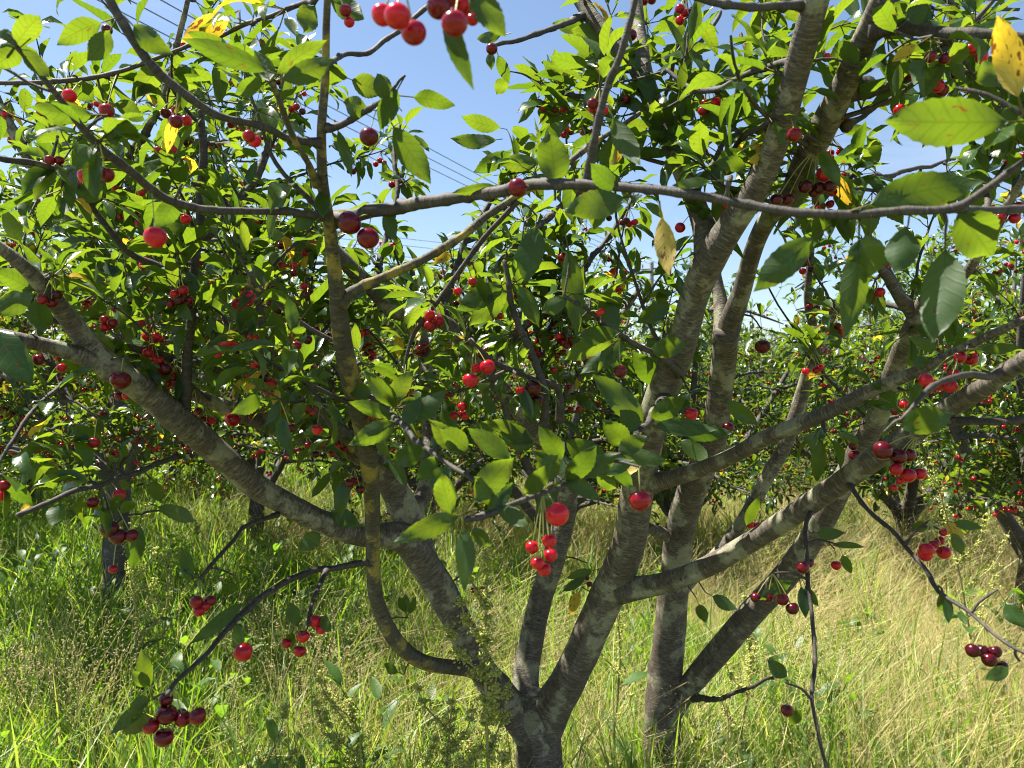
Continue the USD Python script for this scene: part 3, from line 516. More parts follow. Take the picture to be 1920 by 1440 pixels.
# foreground twig of big leaves in the middle
add(main, [(1245, 750, 12, 1.64), (1215, 790, 7, 1.4), (1180, 832, 5, 1.18), (1120, 880, 5, 1.04), (1060, 908, 5, .98), (1000, 930, 5, .94), (950, 950, 5.5, .92), (905, 972, 7, .9), (870, 978, 7, .89)], 'branch', TWIG, 10, .1)
add(main, [(690, 740, 7, 1.5), (740, 780, 6, 1.2), (800, 840, 5, 1.04), (850, 880, 4.5, .98), (893, 908, 4, .95)], 'branch', TWIG, 10, .1)
add(main, [(1020, 800, 8, 1.5), (1022, 740, 7, 1.5), (1003, 680, 7, 1.5), (978, 620, 6.5, 1.5), (955, 550, 6, 1.5), (945, 490, 5, 1.5)], 'branch', TWIG, 8, .1, dict(start=.1, spur_gap=.09, twig_gap=.14, twig_len=(.12, .3), fruit=.3))
add(main, [(1275, 700, 9, 1.62), (1245, 672, 7, 1.5), (1215, 658, 6, 1.42), (1170, 632, 6, 1.34), (1120, 592, 4.5, 1.28), (1060, 555, 4, 1.25)], 'branch', TWIG, 8, .1)
add(main, [(1050, 790, 8, 1.6), (1045, 730, 7, 1.56), (990, 708, 6, 1.5), (930, 682, 5.5, 1.44), (880, 640, 4.5, 1.4)], 'branch', TWIG, 8, .1, dict(start=.1, spur_gap=.09, twig_gap=.14, twig_len=(.12, .3), fruit=.4))
# upper twigs right of the middle
add(main, [(1508, 10, 10, 1.09), (1470, 8, 8, 1.06), (1400, 14, 8, 1.02), (1335, 4, 7, .98), (1280, -20, 6, .95)], 'branch', TWIG, 8, .08)
add(main, [(1490, 115, 12, 1.16), (1470, 117, 7, 1.2), (1420, 130, 6, 1.26), (1370, 160, 6, 1.32), (1320, 172, 6, 1.38), (1285, 158, 5, 1.42), (1250, 130, 4, 1.45)], 'branch', TWIG, 8, .1, dict(start=.05, spur_gap=.05, twig_gap=.06, twig_len=(.12, .35), fruit=.2))
add(main, [(1095, 30, 8, 1.6), (1060, 42, 6, 1.5), (1000, 70, 5, 1.42), (950, 77, 4.5, 1.38), (925, 85, 4, 1.36)], 'branch', TWIG, 8, .1)
add(main, [(615, 120, 6, 1.07), (650, 100, 5, 1.15), (690, 97, 5, 1.2), (735, 68, 5, 1.25), (790, 25, 5, 1.3), (830, -20, 4, 1.34)], 'branch', TWIG, 8, .1)
add(main, [(606, 240, 8, 1.12), (640, 236, 7, 1.1), (690, 205, 6, 1.05), (730, 180, 5, 1.0), (745, 165, 4, .98)], 'branch', TWIG, 8, .1)
add(main, [(-60, 155, 4, 1.3), (40, 155, 4.5, 1.3), (130, 150, 5, 1.3), (220, 135, 4.5, 1.3), (300, 105, 4, 1.3), (370, 80, 4, 1.3), (480, 40, 4.5, 1.25), (560, 15, 5, 1.2), (612, -10, 6, 1.05)][::-1], 'branch', TWIG, 8, .1, dict(start=.1, spur_gap=.1, twig_gap=.14, twig_len=(.12, .35), fruit=.25))
add(main, [(-80, 285, 6, 1.15), (0, 296, 6, 1.2), (80, 308, 6, 1.25), (140, 345, 6, 1.32), (180, 400, 6, 1.4), (240, 470, 7, 1.46), (330, 520, 8, 1.52), (358, 560, 9, 1.56)][::-1], 'branch', TWIG, 8, .1, dict(start=.05, spur_gap=.1, twig_gap=.18, twig_len=(.12, .35), fruit=.3))

few = dict(start=.05, spur_gap=.085, twig_gap=.115, twig_len=(.12, .36), fruit=.2)
for pts in ([(1240, 225, 8, 1.54), (1190, 205, 6, 1.56), (1120, 185, 5, 1.6), (1050, 172, 4, 1.64), (1000, 150, 3, 1.66)], [(1192, 125, 8, 1.56), (1140, 135, 6, 1.6), (1080, 125, 5, 1.66), (1020, 115, 3, 1.7)], [(1478, 190, 9, 1.2), (1430, 235, 6, 1.3), (1385, 262, 5, 1.38), (1340, 320, 4, 1.45), (1300, 340, 3, 1.5)],
            [(1300, 360, 8, 1.5), (1340, 300, 5, 1.56), (1380, 220, 5, 1.62), (1400, 130, 4, 1.68), (1390, 60, 3, 1.72)], [(1215, 150, 8, 1.6), (1270, 110, 6, 1.66), (1320, 70, 5, 1.7), (1350, 20, 4, 1.74)], [(905, 690, 9, 2.1), (1000, 600, 7, 2.2), (1080, 520, 6, 2.25), (1150, 430, 5, 2.3), (1190, 370, 4, 2.3)],
            [(825, 600, 9, 2.02), (850, 520, 7, 2.1), (880, 440, 6, 2.15), (930, 360, 5, 2.2), (965, 300, 4, 2.2)], [(700, 545, 8, 1.95), (720, 460, 6, 2.05), (745, 370, 5, 2.1), (740, 290, 4, 2.15), (750, 230, 3, 2.2)], [(1180, 1000, 8, 1.93), (1230, 800, 6, 2.3), (1240, 700, 5, 2.5), (1250, 600, 4, 2.6)]):
    add(main, pts, 'branch', TWIG, 8, .08, few)

# ------------------------------------------------------------------ the second tree, behind and to the right
second = Tree('second', keep_near)
add(second, [(1232, 1640, 52, 2.62), (1237, 1500, 42, 2.61), (1238, 1440, 39, 2.6), (1243, 1350, 36, 2.58), (1250, 1250, 33, 2.55), (1258, 1150, 31, 2.5), (1268, 1050, 29, 2.42), (1286, 950, 30, 2.32), (1315, 880, 28, 2.22), (1342, 800, 26, 2.12), (1355, 700, 25, 2.0), (1362, 620, 26, 1.9)], 'trunk', None, 18, .1)
add(second, [(1358, 650, 24, 1.94), (1368, 610, 24, 1.9), (1393, 540, 20, 1.8), (1412, 470, 19, 1.68), (1436, 415, 20, 1.58), (1480, 365, 23, 1.48), (1512, 300, 28, 1.38), (1548, 232, 30, 1.3), (1580, 170, 28, 1.24), (1610, 100, 27, 1.18), (1640, 30, 25, 1.12), (1675, -60, 22, 1.06), (1730, -220, 17, 1.0), (1790, -420, 11, .96)], 'limb', None, 18, .08, dict(start=.45, spur_gap=.16, twig_gap=.1, twig_len=(.2, .5), fruit=.22))
add(second, [(1362, 640, 22, 1.92), (1352, 570, 15, 1.94), (1340, 500, 12, 1.96), (1345, 420, 9, 1.98), (1370, 330, 6, 2.0)], 'limb', None, 12, .1, dict(start=.15, spur_gap=.15, twig_gap=.15, twig_len=(.2, .4), fruit=.3))
add(second, [(1255, 1330, 30, 2.57), (1290, 1288, 24, 2.52), (1335, 1236, 26, 2.44), (1400, 1160, 27, 2.34), (1480, 1070, 27, 2.22), (1540, 980, 26, 2.1), (1590, 885, 24, 1.98), (1640, 790, 23, 1.86), (1682, 680, 20, 1.74), (1715, 605, 20, 1.64), (1728, 575, 19, 1.6)], 'limb', None, 16, .09, dict(start=1.1, spur_gap=.2, twig_gap=.2, twig_len=(.2, .45), fruit=.35))
add(second, [(1722, 595, 14, 1.62), (1690, 562, 12, 1.6), (1665, 520, 10, 1.58), (1645, 488, 8, 1.56), (1625, 420, 6, 1.54)], 'limb', None, 10, .09, dict(start=.05, spur_gap=.12, twig_gap=.14, twig_len=(.2, .4), fruit=.4))
add(second, [(1720, 600, 16, 1.62), (1745, 555, 13, 1.56), (1808, 512, 11, 1.46), (1860, 440, 9, 1.38), (1905, 365, 8, 1.3), (1960, 280, 6, 1.24)], 'limb', None, 10, .09, dict(start=.05, spur_gap=.12, twig_gap=.14, twig_len=(.2, .4), fruit=.4))
add(second, [(1266, 1120, 18, 2.48), (1300, 1080, 16, 2.46), (1345, 1040, 15, 2.44), (1378, 1000, 15, 2.42), (1403, 960, 15, 2.4), (1440, 890, 15, 2.36), (1465, 850, 15, 2.34), (1488, 790, 15, 2.3), (1507, 730, 14, 2.26), (1522, 665, 12, 2.2), (1523, 613, 10, 2.16), (1514, 560, 8, 2.12), (1520, 480, 7, 2.08), (1530, 380, 5, 2.04)], 'limb', None, 14, .09, dict(start=.9, spur_gap=.2, twig_gap=.16, twig_len=(.2, .45), fruit=.45))
add(second, [(1520, 670, 11, 2.2), (1545, 620, 9, 2.16), (1565, 585, 8, 2.12), (1590, 540, 6, 2.08)], 'branch', None, 10, .09, dict(start=.05, spur_gap=.12, twig_gap=.14, twig_len=(.2, .4), fruit=.4))
add(second, [(1270, 1012, 14, 2.4), (1242, 1000, 12, 2.36), (1222, 992, 11, 2.32), (1212, 988, 10, 2.31)], 'branch', None, 10, .1)
add(second, [(1640, 50, 18, 1.13), (1700, 52, 14, 1.1), (1765, 60, 12, 1.06), (1850, 60, 10, 1.02), (1930, 72, 8, 1.0), (2020, 80, 6, .98)], 'branch', TWIG, 10, .09, dict(start=.05, spur_gap=.08, twig_gap=.08, twig_len=(.12, .35), fruit=.15))
add(second, [(1590, 168, 20, 1.24), (1640, 170, 13, 1.24), (1680, 158, 11, 1.24), (1712, 135, 9, 1.24), (1760, 100, 7, 1.24), (1830, 40, 5, 1.24), (1890, -40, 4, 1.24)], 'branch', TWIG, 10, .09, dict(start=.05, spur_gap=.08, twig_gap=.08, twig_len=(.15, .4), fruit=.2))
add(second, [(1585, 235, 10, 1.3), (1615, 218, 5, 1.32), (1660, 190, 4.5, 1.35), (1715, 145, 4, 1.38)], 'branch', TWIG, 8, .09)
for pts in ([(1500, 325, 12, 1.42), (1560, 345, 7, 1.55), (1640, 335, 5, 1.7), (1720, 315, 4, 1.85), (1790, 300, 3, 1.95)], [(1860, 440, 8, 1.38), (1852, 370, 6, 1.45), (1838, 300, 4, 1.5), (1810, 240, 3, 1.55)], [(1905, 365, 7, 1.3), (1900, 290, 5, 1.35), (1880, 220, 4, 1.4)], [(1660, 0, 12, 1.08), (1700, -10, 8, 1.2), (1770, 0, 6, 1.3), (1850, 15, 4, 1.4), (1910, 20, 3, 1.45)], [(1765, 60, 8, 1.06), (1800, 100, 5, 1.2), (1840, 150, 4, 1.35), (1890, 170, 3, 1.45)]):
    add(second, pts, 'branch', TWIG, 8, .08, few)
add(second, [(1300, 1308, 7, 2.5), (1340, 1310, 5, 2.4), (1380, 1300, 4, 2.3), (1450, 1270, 3, 2.15)], 'branch', TWIG, 8, .09)

# ------------------------------------------------------------------ leaves and cherries that can be told apart in front, one by one
def wood_depth(tree_list, x, y, rad, lo, hi, d):
    """the distance of the wood seen nearest to a point of the picture, if it is about as far as d"""
    best = (rad, None)
    for tr_ in tree_list:
        A = np.vstack(tr_.samples); X, Y, D = proj(A[:, :3]); q = np.hypot(X - x, (Y - y)); q = np.where((D > lo * d) & (D < hi * d), q, 1e9); k = int(np.argmin(q))
        if q[k] < best[0]: best = (q[k], D[k])
    return best[1]
def hl(tree, bx, by, tx, ty, w, d, d2=None, face=.9, kind=0, droop=.25, fold=.2, lean=0.0):
    """a leaf from base to tip (pixels), w pixels wide, at d metres (tip at d2). face: how far the blade turns to the camera (negative: its underside is up)"""
    g = tree.g; wd_ = wood_depth((tree,), bx, by, 50, .7, 1.5, d) or wood_depth((tree,), bx, by, 110, .55, 2.1, d); d = wd_ or d; d2 = d2 or d * (1 + g.uniform(-.03, .03)); B, E = at(bx, by, d), at(tx, ty, d2)
    L = np.linalg.norm(E - B); T = (E - B) / L; to_cam = unit(np.array([0, 0, EYE]) - (B + E) / 2); side = unit(np.cross(T, to_cam))
    N = unit(np.cross(side, T)); N = N if N @ to_cam > 0 else -N
    roll = (1 - min(1, abs(face))) * 1.3 * (1 if g.random() < .5 else -1) + lean
    N = unit(N * math.cos(roll) + side * math.sin(roll)) * (1 if face > 0 else -1)
    tree.hand_leaf(B - T * .02, T, N, L, max(w / FPX * d, .2 * L), .02, droop, fold, g.random(), kind)
HL = '''m 1888 228 1640 234 92 .66 u .3; m 1632 384 1832 322 72 .72 u .3; m 1610 452 1606 636 56 .72 u .1; m 1772 470 1770 645 80 .74 u .1; m 1630 440 1622 522 70 .74 f .2; m 1702 425 1690 518 62 .78 u .1; m 1528 445 1404 542 60 .74 u .2; m 1796 400 1868 482 92 .8 f .2
m 1240 408 1256 520 40 .86 y .2; m 1064 465 1086 634 44 .8 u .1; m 1004 425 988 532 56 .86 f .1; m 1040 345 1036 242 66 .86 u .2; m 1150 222 1194 322 42 .84 u .2; m 738 238 808 346 56 .96 u .2; m 836 10 872 172 40 .6 f .2; m 776 182 852 190 36 .96 f .3; m 882 -10 952 62 56 .7 f .2
m 634 246 662 332 24 1.02 f .1; m 500 132 346 76 44 .94 u .5; m 520 140 604 62 36 .92 u .3; m 528 148 636 120 44 .93 u .4; m 506 152 486 92 36 .95 u .2; m 492 155 436 172 36 .94 u .3; m 430 30 338 84 44 .92 y .3; m 190 42 100 72 42 .9 u .4; m 206 58 170 124 40 .9 u .2; m 250 48 310 110 44 1.0 f .3
m 40 92 92 150 36 .86 u .3; m 36 90 -10 130 44 .86 u .3; m 30 84 78 18 44 .87 u .4; m 26 88 -20 50 40 .86 f .3; m -6 615 46 728 62 .8 f .2; m 66 545 -12 506 44 1.0 u .4; m 64 552 -16 580 50 1.0 u .3; m 74 540 152 522 36 1.0 u .3; m 80 528 20 488 44 1.02 f .3; m 72 560 74 630 46 1.0 u .3
m 862 966 744 1016 42 .88 u .5; m 870 990 880 1108 40 .88 f .2; m 884 992 922 1022 28 .9 f .2; m 892 940 956 850 58 .9 u .4; m 846 965 822 880 44 .88 u .2; m 738 782 652 752 32 1.08 u .3; m 742 790 660 842 44 1.06 u .4; m 744 765 690 690 40 1.1 f .3; m 752 790 848 742 44 1.06 u .4; m 758 800 786 742 34 1.08 f .3
m 1002 828 880 782 48 .96 u .4; m 956 862 880 796 40 .96 u .4; m 882 846 794 798 44 1.0 u .4; m 836 748 856 818 34 1.1 f .2; m 1060 826 1154 886 50 1.0 u .3; m 1206 792 1112 702 52 1.05 f .3; m 1284 700 1208 638 50 1.2 f .3; m 1238 722 1186 662 44 1.24 f .3; m 1152 644 1092 706 36 1.3 u .3
m 1150 640 1046 664 40 1.25 u .4; m 1085 630 1162 628 36 1.25 u .3; m 1124 560 1162 614 36 1.28 f .2; m 1256 572 1192 606 36 1.3 f .3; m 972 536 1014 612 34 1.2 f .2; m 942 534 852 582 44 1.2 u .3; m 950 545 884 616 44 1.2 u .3; m 1228 798 1340 800 36 1.0 u .4; m 1276 806 1372 822 36 1.0 u .4; m 1276 826 1332 868 34 1.0 u .3; m 1362 752 1422 798 32 1.3 f .3
m 1196 832 1178 902 36 1.05 y .2; m 782 584 772 642 26 1.4 y .2; m 764 596 792 640 24 1.4 y .2; m 1502 598 1496 656 34 1.6 y .2; m 474 702 520 726 30 1.6 y .2; m 412 690 386 722 34 1.6 u .2; m 330 215 308 285 22 1.04 y .2; m 330 245 316 322 40 1.05 f .2; m 150 160 172 190 40 .98 u .3; m 170 215 66 212 44 .96 u .5; m 215 195 278 220 36 1.0 u .4; m 216 215 250 272 38 1.0 f .2; m 205 230 220 275 30 1.0 u .2
m 378 445 292 408 36 1.3 u .4; m 330 370 300 435 40 1.0 u .2; m 190 345 145 380 40 1.2 u .3; m 1540 282 1566 350 34 1.25 f .3; m 1455 300 1400 292 26 1.28 y .4; m 1400 312 1340 300 30 1.3 f .4; m 1420 185 1382 196 28 1.3 u .3; m 1610 118 1568 78 34 1.1 u .3; m 1605 132 1644 120 36 1.1 u .4; m 1718 84 1670 112 22 1.0 y .2; m 1734 112 1706 150 40 1.0 u .3; m 1790 78 1812 120 36 1.0 f .2
m 1140 70 1070 50 44 1.3 u .4; m 1150 58 1084 48 40 1.2 f .4; m 1100 48 1034 52 30 1.4 f .3; m 1126 96 1070 120 40 1.35 u .4; m 1160 130 1066 150 40 1.35 u .4; m 930 350 850 365 24 1.3 u .5; m 938 240 858 225 30 1.35 u .4; m 930 262 846 272 30 1.35 u .5; m 948 148 930 176 28 1.35 u .2; m 934 104 954 158 24 1.35 u .1; m 920 98 918 130 18 1.36 f .2; m 940 66 890 76 22 1.36 f .3
m 1020 268 1060 230 30 1.3 f .3; m 985 262 966 232 30 1.3 u .3; m 1010 305 930 300 36 1.2 u .5; m 960 285 884 330 34 1.2 u .6; m 1330 340 1262 345 22 .84 u .5; m 1160 355 1098 312 40 .9 u .3; m 1170 372 1060 400 56 .88 f .4; m 1130 350 1110 430 50 .9 f .2; m 720 395 746 452 30 1.1 u .2; m 600 360 612 405 30 1.15 f .2; m 585 390 560 440 34 1.15 f .2
m 140 795 192 850 36 1.0 f .2; m 66 870 108 916 54 1.3 f .3; m 112 942 92 990 34 1.2 u .2; m 262 985 246 1072 34 1.2 f .2; m 296 950 378 980 30 1.3 u .3; m 300 940 284 900 28 1.3 f .2; m 436 870 420 830 30 1.7 f .2; m 505 916 454 900 20 1.75 u .3; m 618 960 676 980 34 1.6 f .3; m 600 1000 560 1032 34 1.5 u .3
m 360 1080 338 1026 24 1.44 u .2; m 366 1082 330 1072 18 1.44 f .2; m 435 1090 424 1120 32 1.45 f .2; m 455 1130 360 1212 28 1.3 u .4; m 442 1168 452 1236 26 1.3 f .2; m 558 1174 540 1128 28 1.48 u .2; m 596 1160 628 1178 26 1.48 u .3; m 548 1185 538 1216 18 1.45 u .2; m 280 1290 256 1220 30 1.1 f .2; m 280 1285 246 1262 24 1.1 f .3; m 275 1318 206 1370 28 1.08 u .4; m 274 1335 240 1385 36 1.05 f .2; m 280 1310 240 1328 28 1.08 u .3
m 1890 1252 1850 1276 26 1.0 f .2; m 1886 1130 1918 1180 34 1.0 f .2; m 1762 1112 1770 1150 22 1.15 f .2; m 1776 1118 1780 1170 18 1.15 f .2; m 1800 1146 1806 1170 14 1.1 f .3; m 1475 1270 1438 1240 30 1.3 f .3; m 1500 1330 1482 1362 22 1.28 f .2; m 1310 1134 1322 1168 24 2.2 f .2; m 1336 1118 1382 1144 26 2.2 u .3; m 1486 1090 1420 1126 30 1.45 u .4; m 1502 1100 1514 1160 22 1.4 f .2; m 1510 1098 1530 1140 20 1.4 f .2
m 1530 1000 1580 1004 24 1.45 u .4; m 1560 1022 1622 1020 14 1.45 u .3; m 1580 1040 1596 1076 20 1.45 f .2; m 1740 990 1706 985 22 1.1 u .3; m 1790 980 1840 990 20 1.1 f .3; m 1786 1000 1806 1040 22 1.1 f .2; m 1770 985 1808 1000 24 1.1 y .2; m 1400 985 1420 930 22 1.9 f .2; m 1690 800 1790 770 56 1.0 f .4; m 1640 760 1690 740 40 1.05 f .3; m 1745 670 1706 686 24 1.1 u .3; m 1840 655 1910 655 22 1.05 u .4
m 1010 905 1050 850 44 .95 u .4; m 1080 900 1000 842 44 .98 u .3; m 1062 905 1118 838 44 1.0 f .3; m 985 925 1034 872 38 .94 f .4; m 1050 905 1000 962 30 .95 u .3; m 930 950 1000 985 34 .92 u .4; m 1120 880 1190 868 36 1.04 u .3; m 1118 885 1160 920 34 1.04 f .3; m 1160 850 1210 812 36 1.1 u .3; m 1180 835 1130 790 44 1.15 f .3; m 880 845 822 800 44 1.0 u .3; m 800 842 730 868 40 1.04 f .4; m 805 838 860 800 36 1.04 u .3; m 700 745 640 712 34 1.3 f .3; m 720 760 780 700 38 1.2 u .4
m 1110 596 1050 560 36 1.28 f .3; m 1118 590 1170 556 36 1.28 u .3; m 1064 556 1010 590 34 1.25 u .3; m 1220 655 1290 650 40 1.4 f .3; m 1170 634 1120 690 36 1.34 f .3; m 600 130 655 150 40 1.05 f .3; m 660 150 720 172 44 1.02 u .3; m 690 205 640 196 40 1.05 f .3; m 745 168 706 240 40 .98 u .2; m 735 185 700 140 40 .99 f .3; m 620 0 690 30 46 1.0 u .3; m 590 10 560 60 44 1.0 u .3; m 1700 40 1740 10 40 1.05 u .3; m 1300 100 1240 100 30 1.4 u .3; m 1830 150 1880 130 60 .74 f .3; m 1880 240 1930 210 60 .7 u .3
m 1000 838 930 800 46 .96 u .4; m 1055 860 1010 800 40 .98 f .3; m 1090 890 1160 852 40 1.0 u .3; m 940 945 880 900 40 .92 u .3; m 915 962 960 900 34 .92 f .3; m 1130 872 1196 905 34 1.04 f .2; m 1200 806 1160 770 40 1.2 u .3; m 1240 752 1300 770 36 1.5 f .3; m 850 880 800 910 36 .98 f .3; m 820 856 780 905 34 1.0 u .3; m 1160 850 1250 858 38 1.1 u .3; m 1218 788 1290 742 40 1.3 u .3; m 1060 900 1130 930 32 .98 f .3
m 1110 1070 1062 1082 18 2. u .3; m 1098 1082 1052 1110 18 2. u .2; m 1086 1110 1064 1152 22 2. y .2; m 1180 1398 1150 1372 22 2.4 w .3; m 1184 1392 1180 1340 20 2.4 f .2; m 1178 1402 1132 1436 24 2.4 y .3; m 760 1148 744 1120 16 1.9 u .1; m 762 1148 762 1112 16 1.9 u .1; m 766 1150 784 1120 14 1.9 u .1; m 746 1260 716 1246 20 1.9 u .3'''
for rec in HL.replace('\n', ';').split(';'):
    t, bx, by, tx, ty, w, d, k, dr = rec.split()
    tree = main
    g = main.g; kind = {'y': 1, 'w': 2}.get(k, 0)
    hl(tree, float(bx), float(by), float(tx), float(ty), float(w), float(d), None, (-1 if k in 'uy' else 1) * g.uniform(.72, 1), kind, float(dr) * g.uniform(.8, 1.8), g.uniform(.08, .4))
CH = '''291 445 42 .8; 655 418 45 .3; 690 447 42 .4; 692 257 36 .15; 745 31 50 .75; 718 28 44 .8; 776 62 48 .55; 852 45 50 .45; 822 14 46 .3; 866 14 40 .6; 840 -8 44 .4; 886 37 24 .75; 922 92 22 .15; 448 572 28 .8; 464 557 29 .85; 461 543 25 .8; 428 645 37 .8; 226 713 38 .3; 309 691 27 .1; 436 787 29 .6; 882 713 29 .85; 893 690 20 .8; 914 688 29 .8; 1000 727 33 .12; 984 745 26 .05; 1006 752 26 .1; 1163 696 26 .2; 1045 965 46 .95; 1200 938 43 .55; 1030 1014 28 .85; 998 1026 27 .75; 1032 1041 27 .8; 1008 1056 26 .85; 1020 1068 27 .8; 1490 253 28 .4; 1545 326 29 .75; 1510 350 28 .1; 1537 353 26 .1; 1557 350 25 .12; 1527 361 22 .2; 1456 375 24 .1; 1477 374 24 .15; 1745 107 23 .35; 1772 110 23 .3; 1275 427 20 .6; 1183 66 22 .2; 1430 650 29 .2; 1655 845 36 .2; 1684 856 32 .15; 1703 853 28 .3; 1603 855 23 .25; 1600 836 18 .25; 1680 880 25 .7; 1703 891 29 .75; 1725 888 24 .8; 1688 901 16 .8; 1676 914 14 .8; 1736 713 27 .85; 1757 722 23 .8; 1781 724 27 .75; 1789 703 23 .8; 1800 670 24 .75; 1822 674 24 .7; 1738 1031 28 .85; 1735 1040 27 .8; 1752 1021 18 .6; 1770 1036 26 .8; 1769 998 16 .7; 1762 1014 18 .6; 1824 1220 27 .05; 1843 1221 26 .03; 1855 1237 28 .12; 1866 1222 24 .05; 1878 1250 24 .1; 1476 1332 24 .2; 1486 1141 24 .15; 1467 1124 24 .3; 1440 1120 21 .2; 1417 1121 20 .15; 1568 1060 19 .8; 1505 1064 24 .35; 1516 1055 20 .3; 1406 983 16 .8; 1420 988 18 .85; 1436 982 16 .8; 205 992 34 .12; 221 1006 32 .15; 246 1004 26 .25; 212 1067 18 .5; 368 1129 25 .5; 384 1137 21 .6; 394 1127 22 .4; 373 1146 21 .65; 568 1193 25 .85; 590 1165 24 .8; 602 1178 22 .85; 562 1221 23 .6; 537 1206 20 .6; 456 1223 36 .75; 282 1361 32 .5; 312 1340 39 .25; 343 1348 31 .4; 370 1343 33 .35; 307 1383 36 .35; 311 1312 26 .2; 340 1338 20 .15; 8 1298 0 0; 1365 803 24 .3; 1296 776 26 .9; 130 180 26 .8; 80 205 28 .4; 200 208 28 .5; 330 228 26 .15; 93 300 19 .3; 111 301 18 .2; 240 318 16 .7; 254 314 15 .7; 250 325 15 .7; 274 319 15 .6; 281 349 14 .5; 648 20 24 .35; 655 42 20 .6; 970 352 36 .35; 888 1107 13 .6; 895 1106 13 .5; 903 1105 13 .6; 1105 1095 12 .3; 1101 1084 10 .3; 1150 512 18 .85; 1171 512 12 .3; 1157 541 17 .8; 1127 586 17 .85; 757 736 20 .8; 757 720 20 .75; 754 755 18 .8; 866 775 14 .8; 512 738 26 .3; 470 780 12 .4; 176 830 22 .5; 174 942 22 .3; 224 928 23 .8; 886 528 17 .6; 858 546 17 .8; 790 655 20 .4; 800 648 16 .6; 783 660 16 .5; 610 828 20 .8; 72 675 22 .3; 115 690 18 .75; 8 910 22 .4'''
hand_ch = []
for rec in CH.replace('\n', ';').split(';'):
    x, y, dia, rnd = map(float, rec.split())
    if dia < 5: continue
    r0 = .0102 if dia > 16 else .0095
    d = 2 * r0 * FPX / dia; d = min(d, 2.35); hand_ch.append([at(x, y, d), dia / FPX * d / 2, rnd])
# neighbours share a spur; their depths are drawn together so that the bunch hangs from one place
left = list(range(len(hand_ch)))
while left:
    grp = [left.pop(0)]; grew = True
    while grew:
        grew = False
        for k in list(left):
            if any(np.hypot(*(np.array(proj(hand_ch[k][0])[:2]) - np.array(proj(hand_ch[q][0])[:2]))) < 46 and .6 < hand_ch[k][1] / hand_ch[q][1] < 1.7 and abs(hand_ch[k][0][1] - hand_ch[q][0][1]) < .5 for q in grp):
                grp.append(k); left.remove(k); grew = True
    dm = np.mean([hand_ch[k][0][1] for k in grp])
    px_ = np.array([proj(hand_ch[k][0])[:2] for k in grp]); wd_ = wood_depth((main, second), px_[:, 0].mean(), px_[:, 1].min() - 50 / dm, 80 / dm + 20, .72, 1.5, dm)
    wd_ = wd_ or wood_depth((main, second), px_[:, 0].mean(), px_[:, 1].min() - 40, 170, .55, 1.9, dm)
    if wd_: dm = wd_ * .985
    for n_, k in enumerate(grp):
        x, y, d = proj(hand_ch[k][0]); nd = dm + np.clip(d - dm, -.04, .04) * .4 + (n_ % 3 - 1) * .008
        hand_ch[k][1] *= nd / d; hand_ch[k][0] = at(x, y, nd)
    cs = np.array([hand_ch[k][0] for k in grp]); top = cs[:, 2].max(); spur = np.array([cs[:, 0].mean(), cs[:, 1].mean() + .01, top + .042])
    A = np.vstack(main.samples); dd = np.linalg.norm(A[:, :3] - spur, axis=1); k0 = int(np.argmin(dd))
    tr = main
    A2 = np.vstack(second.samples); dd2 = np.linalg.norm(A2[:, :3] - spur, axis=1)
    if dd2.min() < dd.min(): tr, A, dd, k0 = second, A2, dd2, int(np.argmin(dd2))
    if dd[k0] < .05: spur = A[k0, :3] - np.array([0, 0, A[k0, 3] * .5])
    elif dd[k0] > .3: continue
    else: tr.hang_on(spur, .0018)
    for k in grp: tr.cherry(hand_ch[k][0], hand_ch[k][1], spur, hand_ch[k][2])
# every hand-placed leaf sits on wood: near bases share one small twig
bases = []
A = np.vstack(main.samples)[:, :3]
main.hand = [l for l in main.hand if np.linalg.norm(A - l[0], axis=1).min() < .2]
for l in main.hand:
    if not any(np.linalg.norm(l[0] - b) < .05 for b in bases): bases.append(l[0]); main.hang_on(l[0], .0015)

t_main = Thing('cherry_tree', 'nearest cherry tree with forked grey trunk in the middle foreground', 'tree', (trunk_xyz[0] + .03, 2.22, 0))
main.write(t_main, n_leaf=300, n_fruit=300, n_twig=200)
b2 = at(1236, 1552, 2.61)
t_second = Thing('cherry_tree', 'second cherry tree whose straight grey trunk rises just right of the forked one', 'tree', (b2[0], b2[1], 0))
second.write(t_second, n_leaf=300, n_fruit=300, n_twig=150)

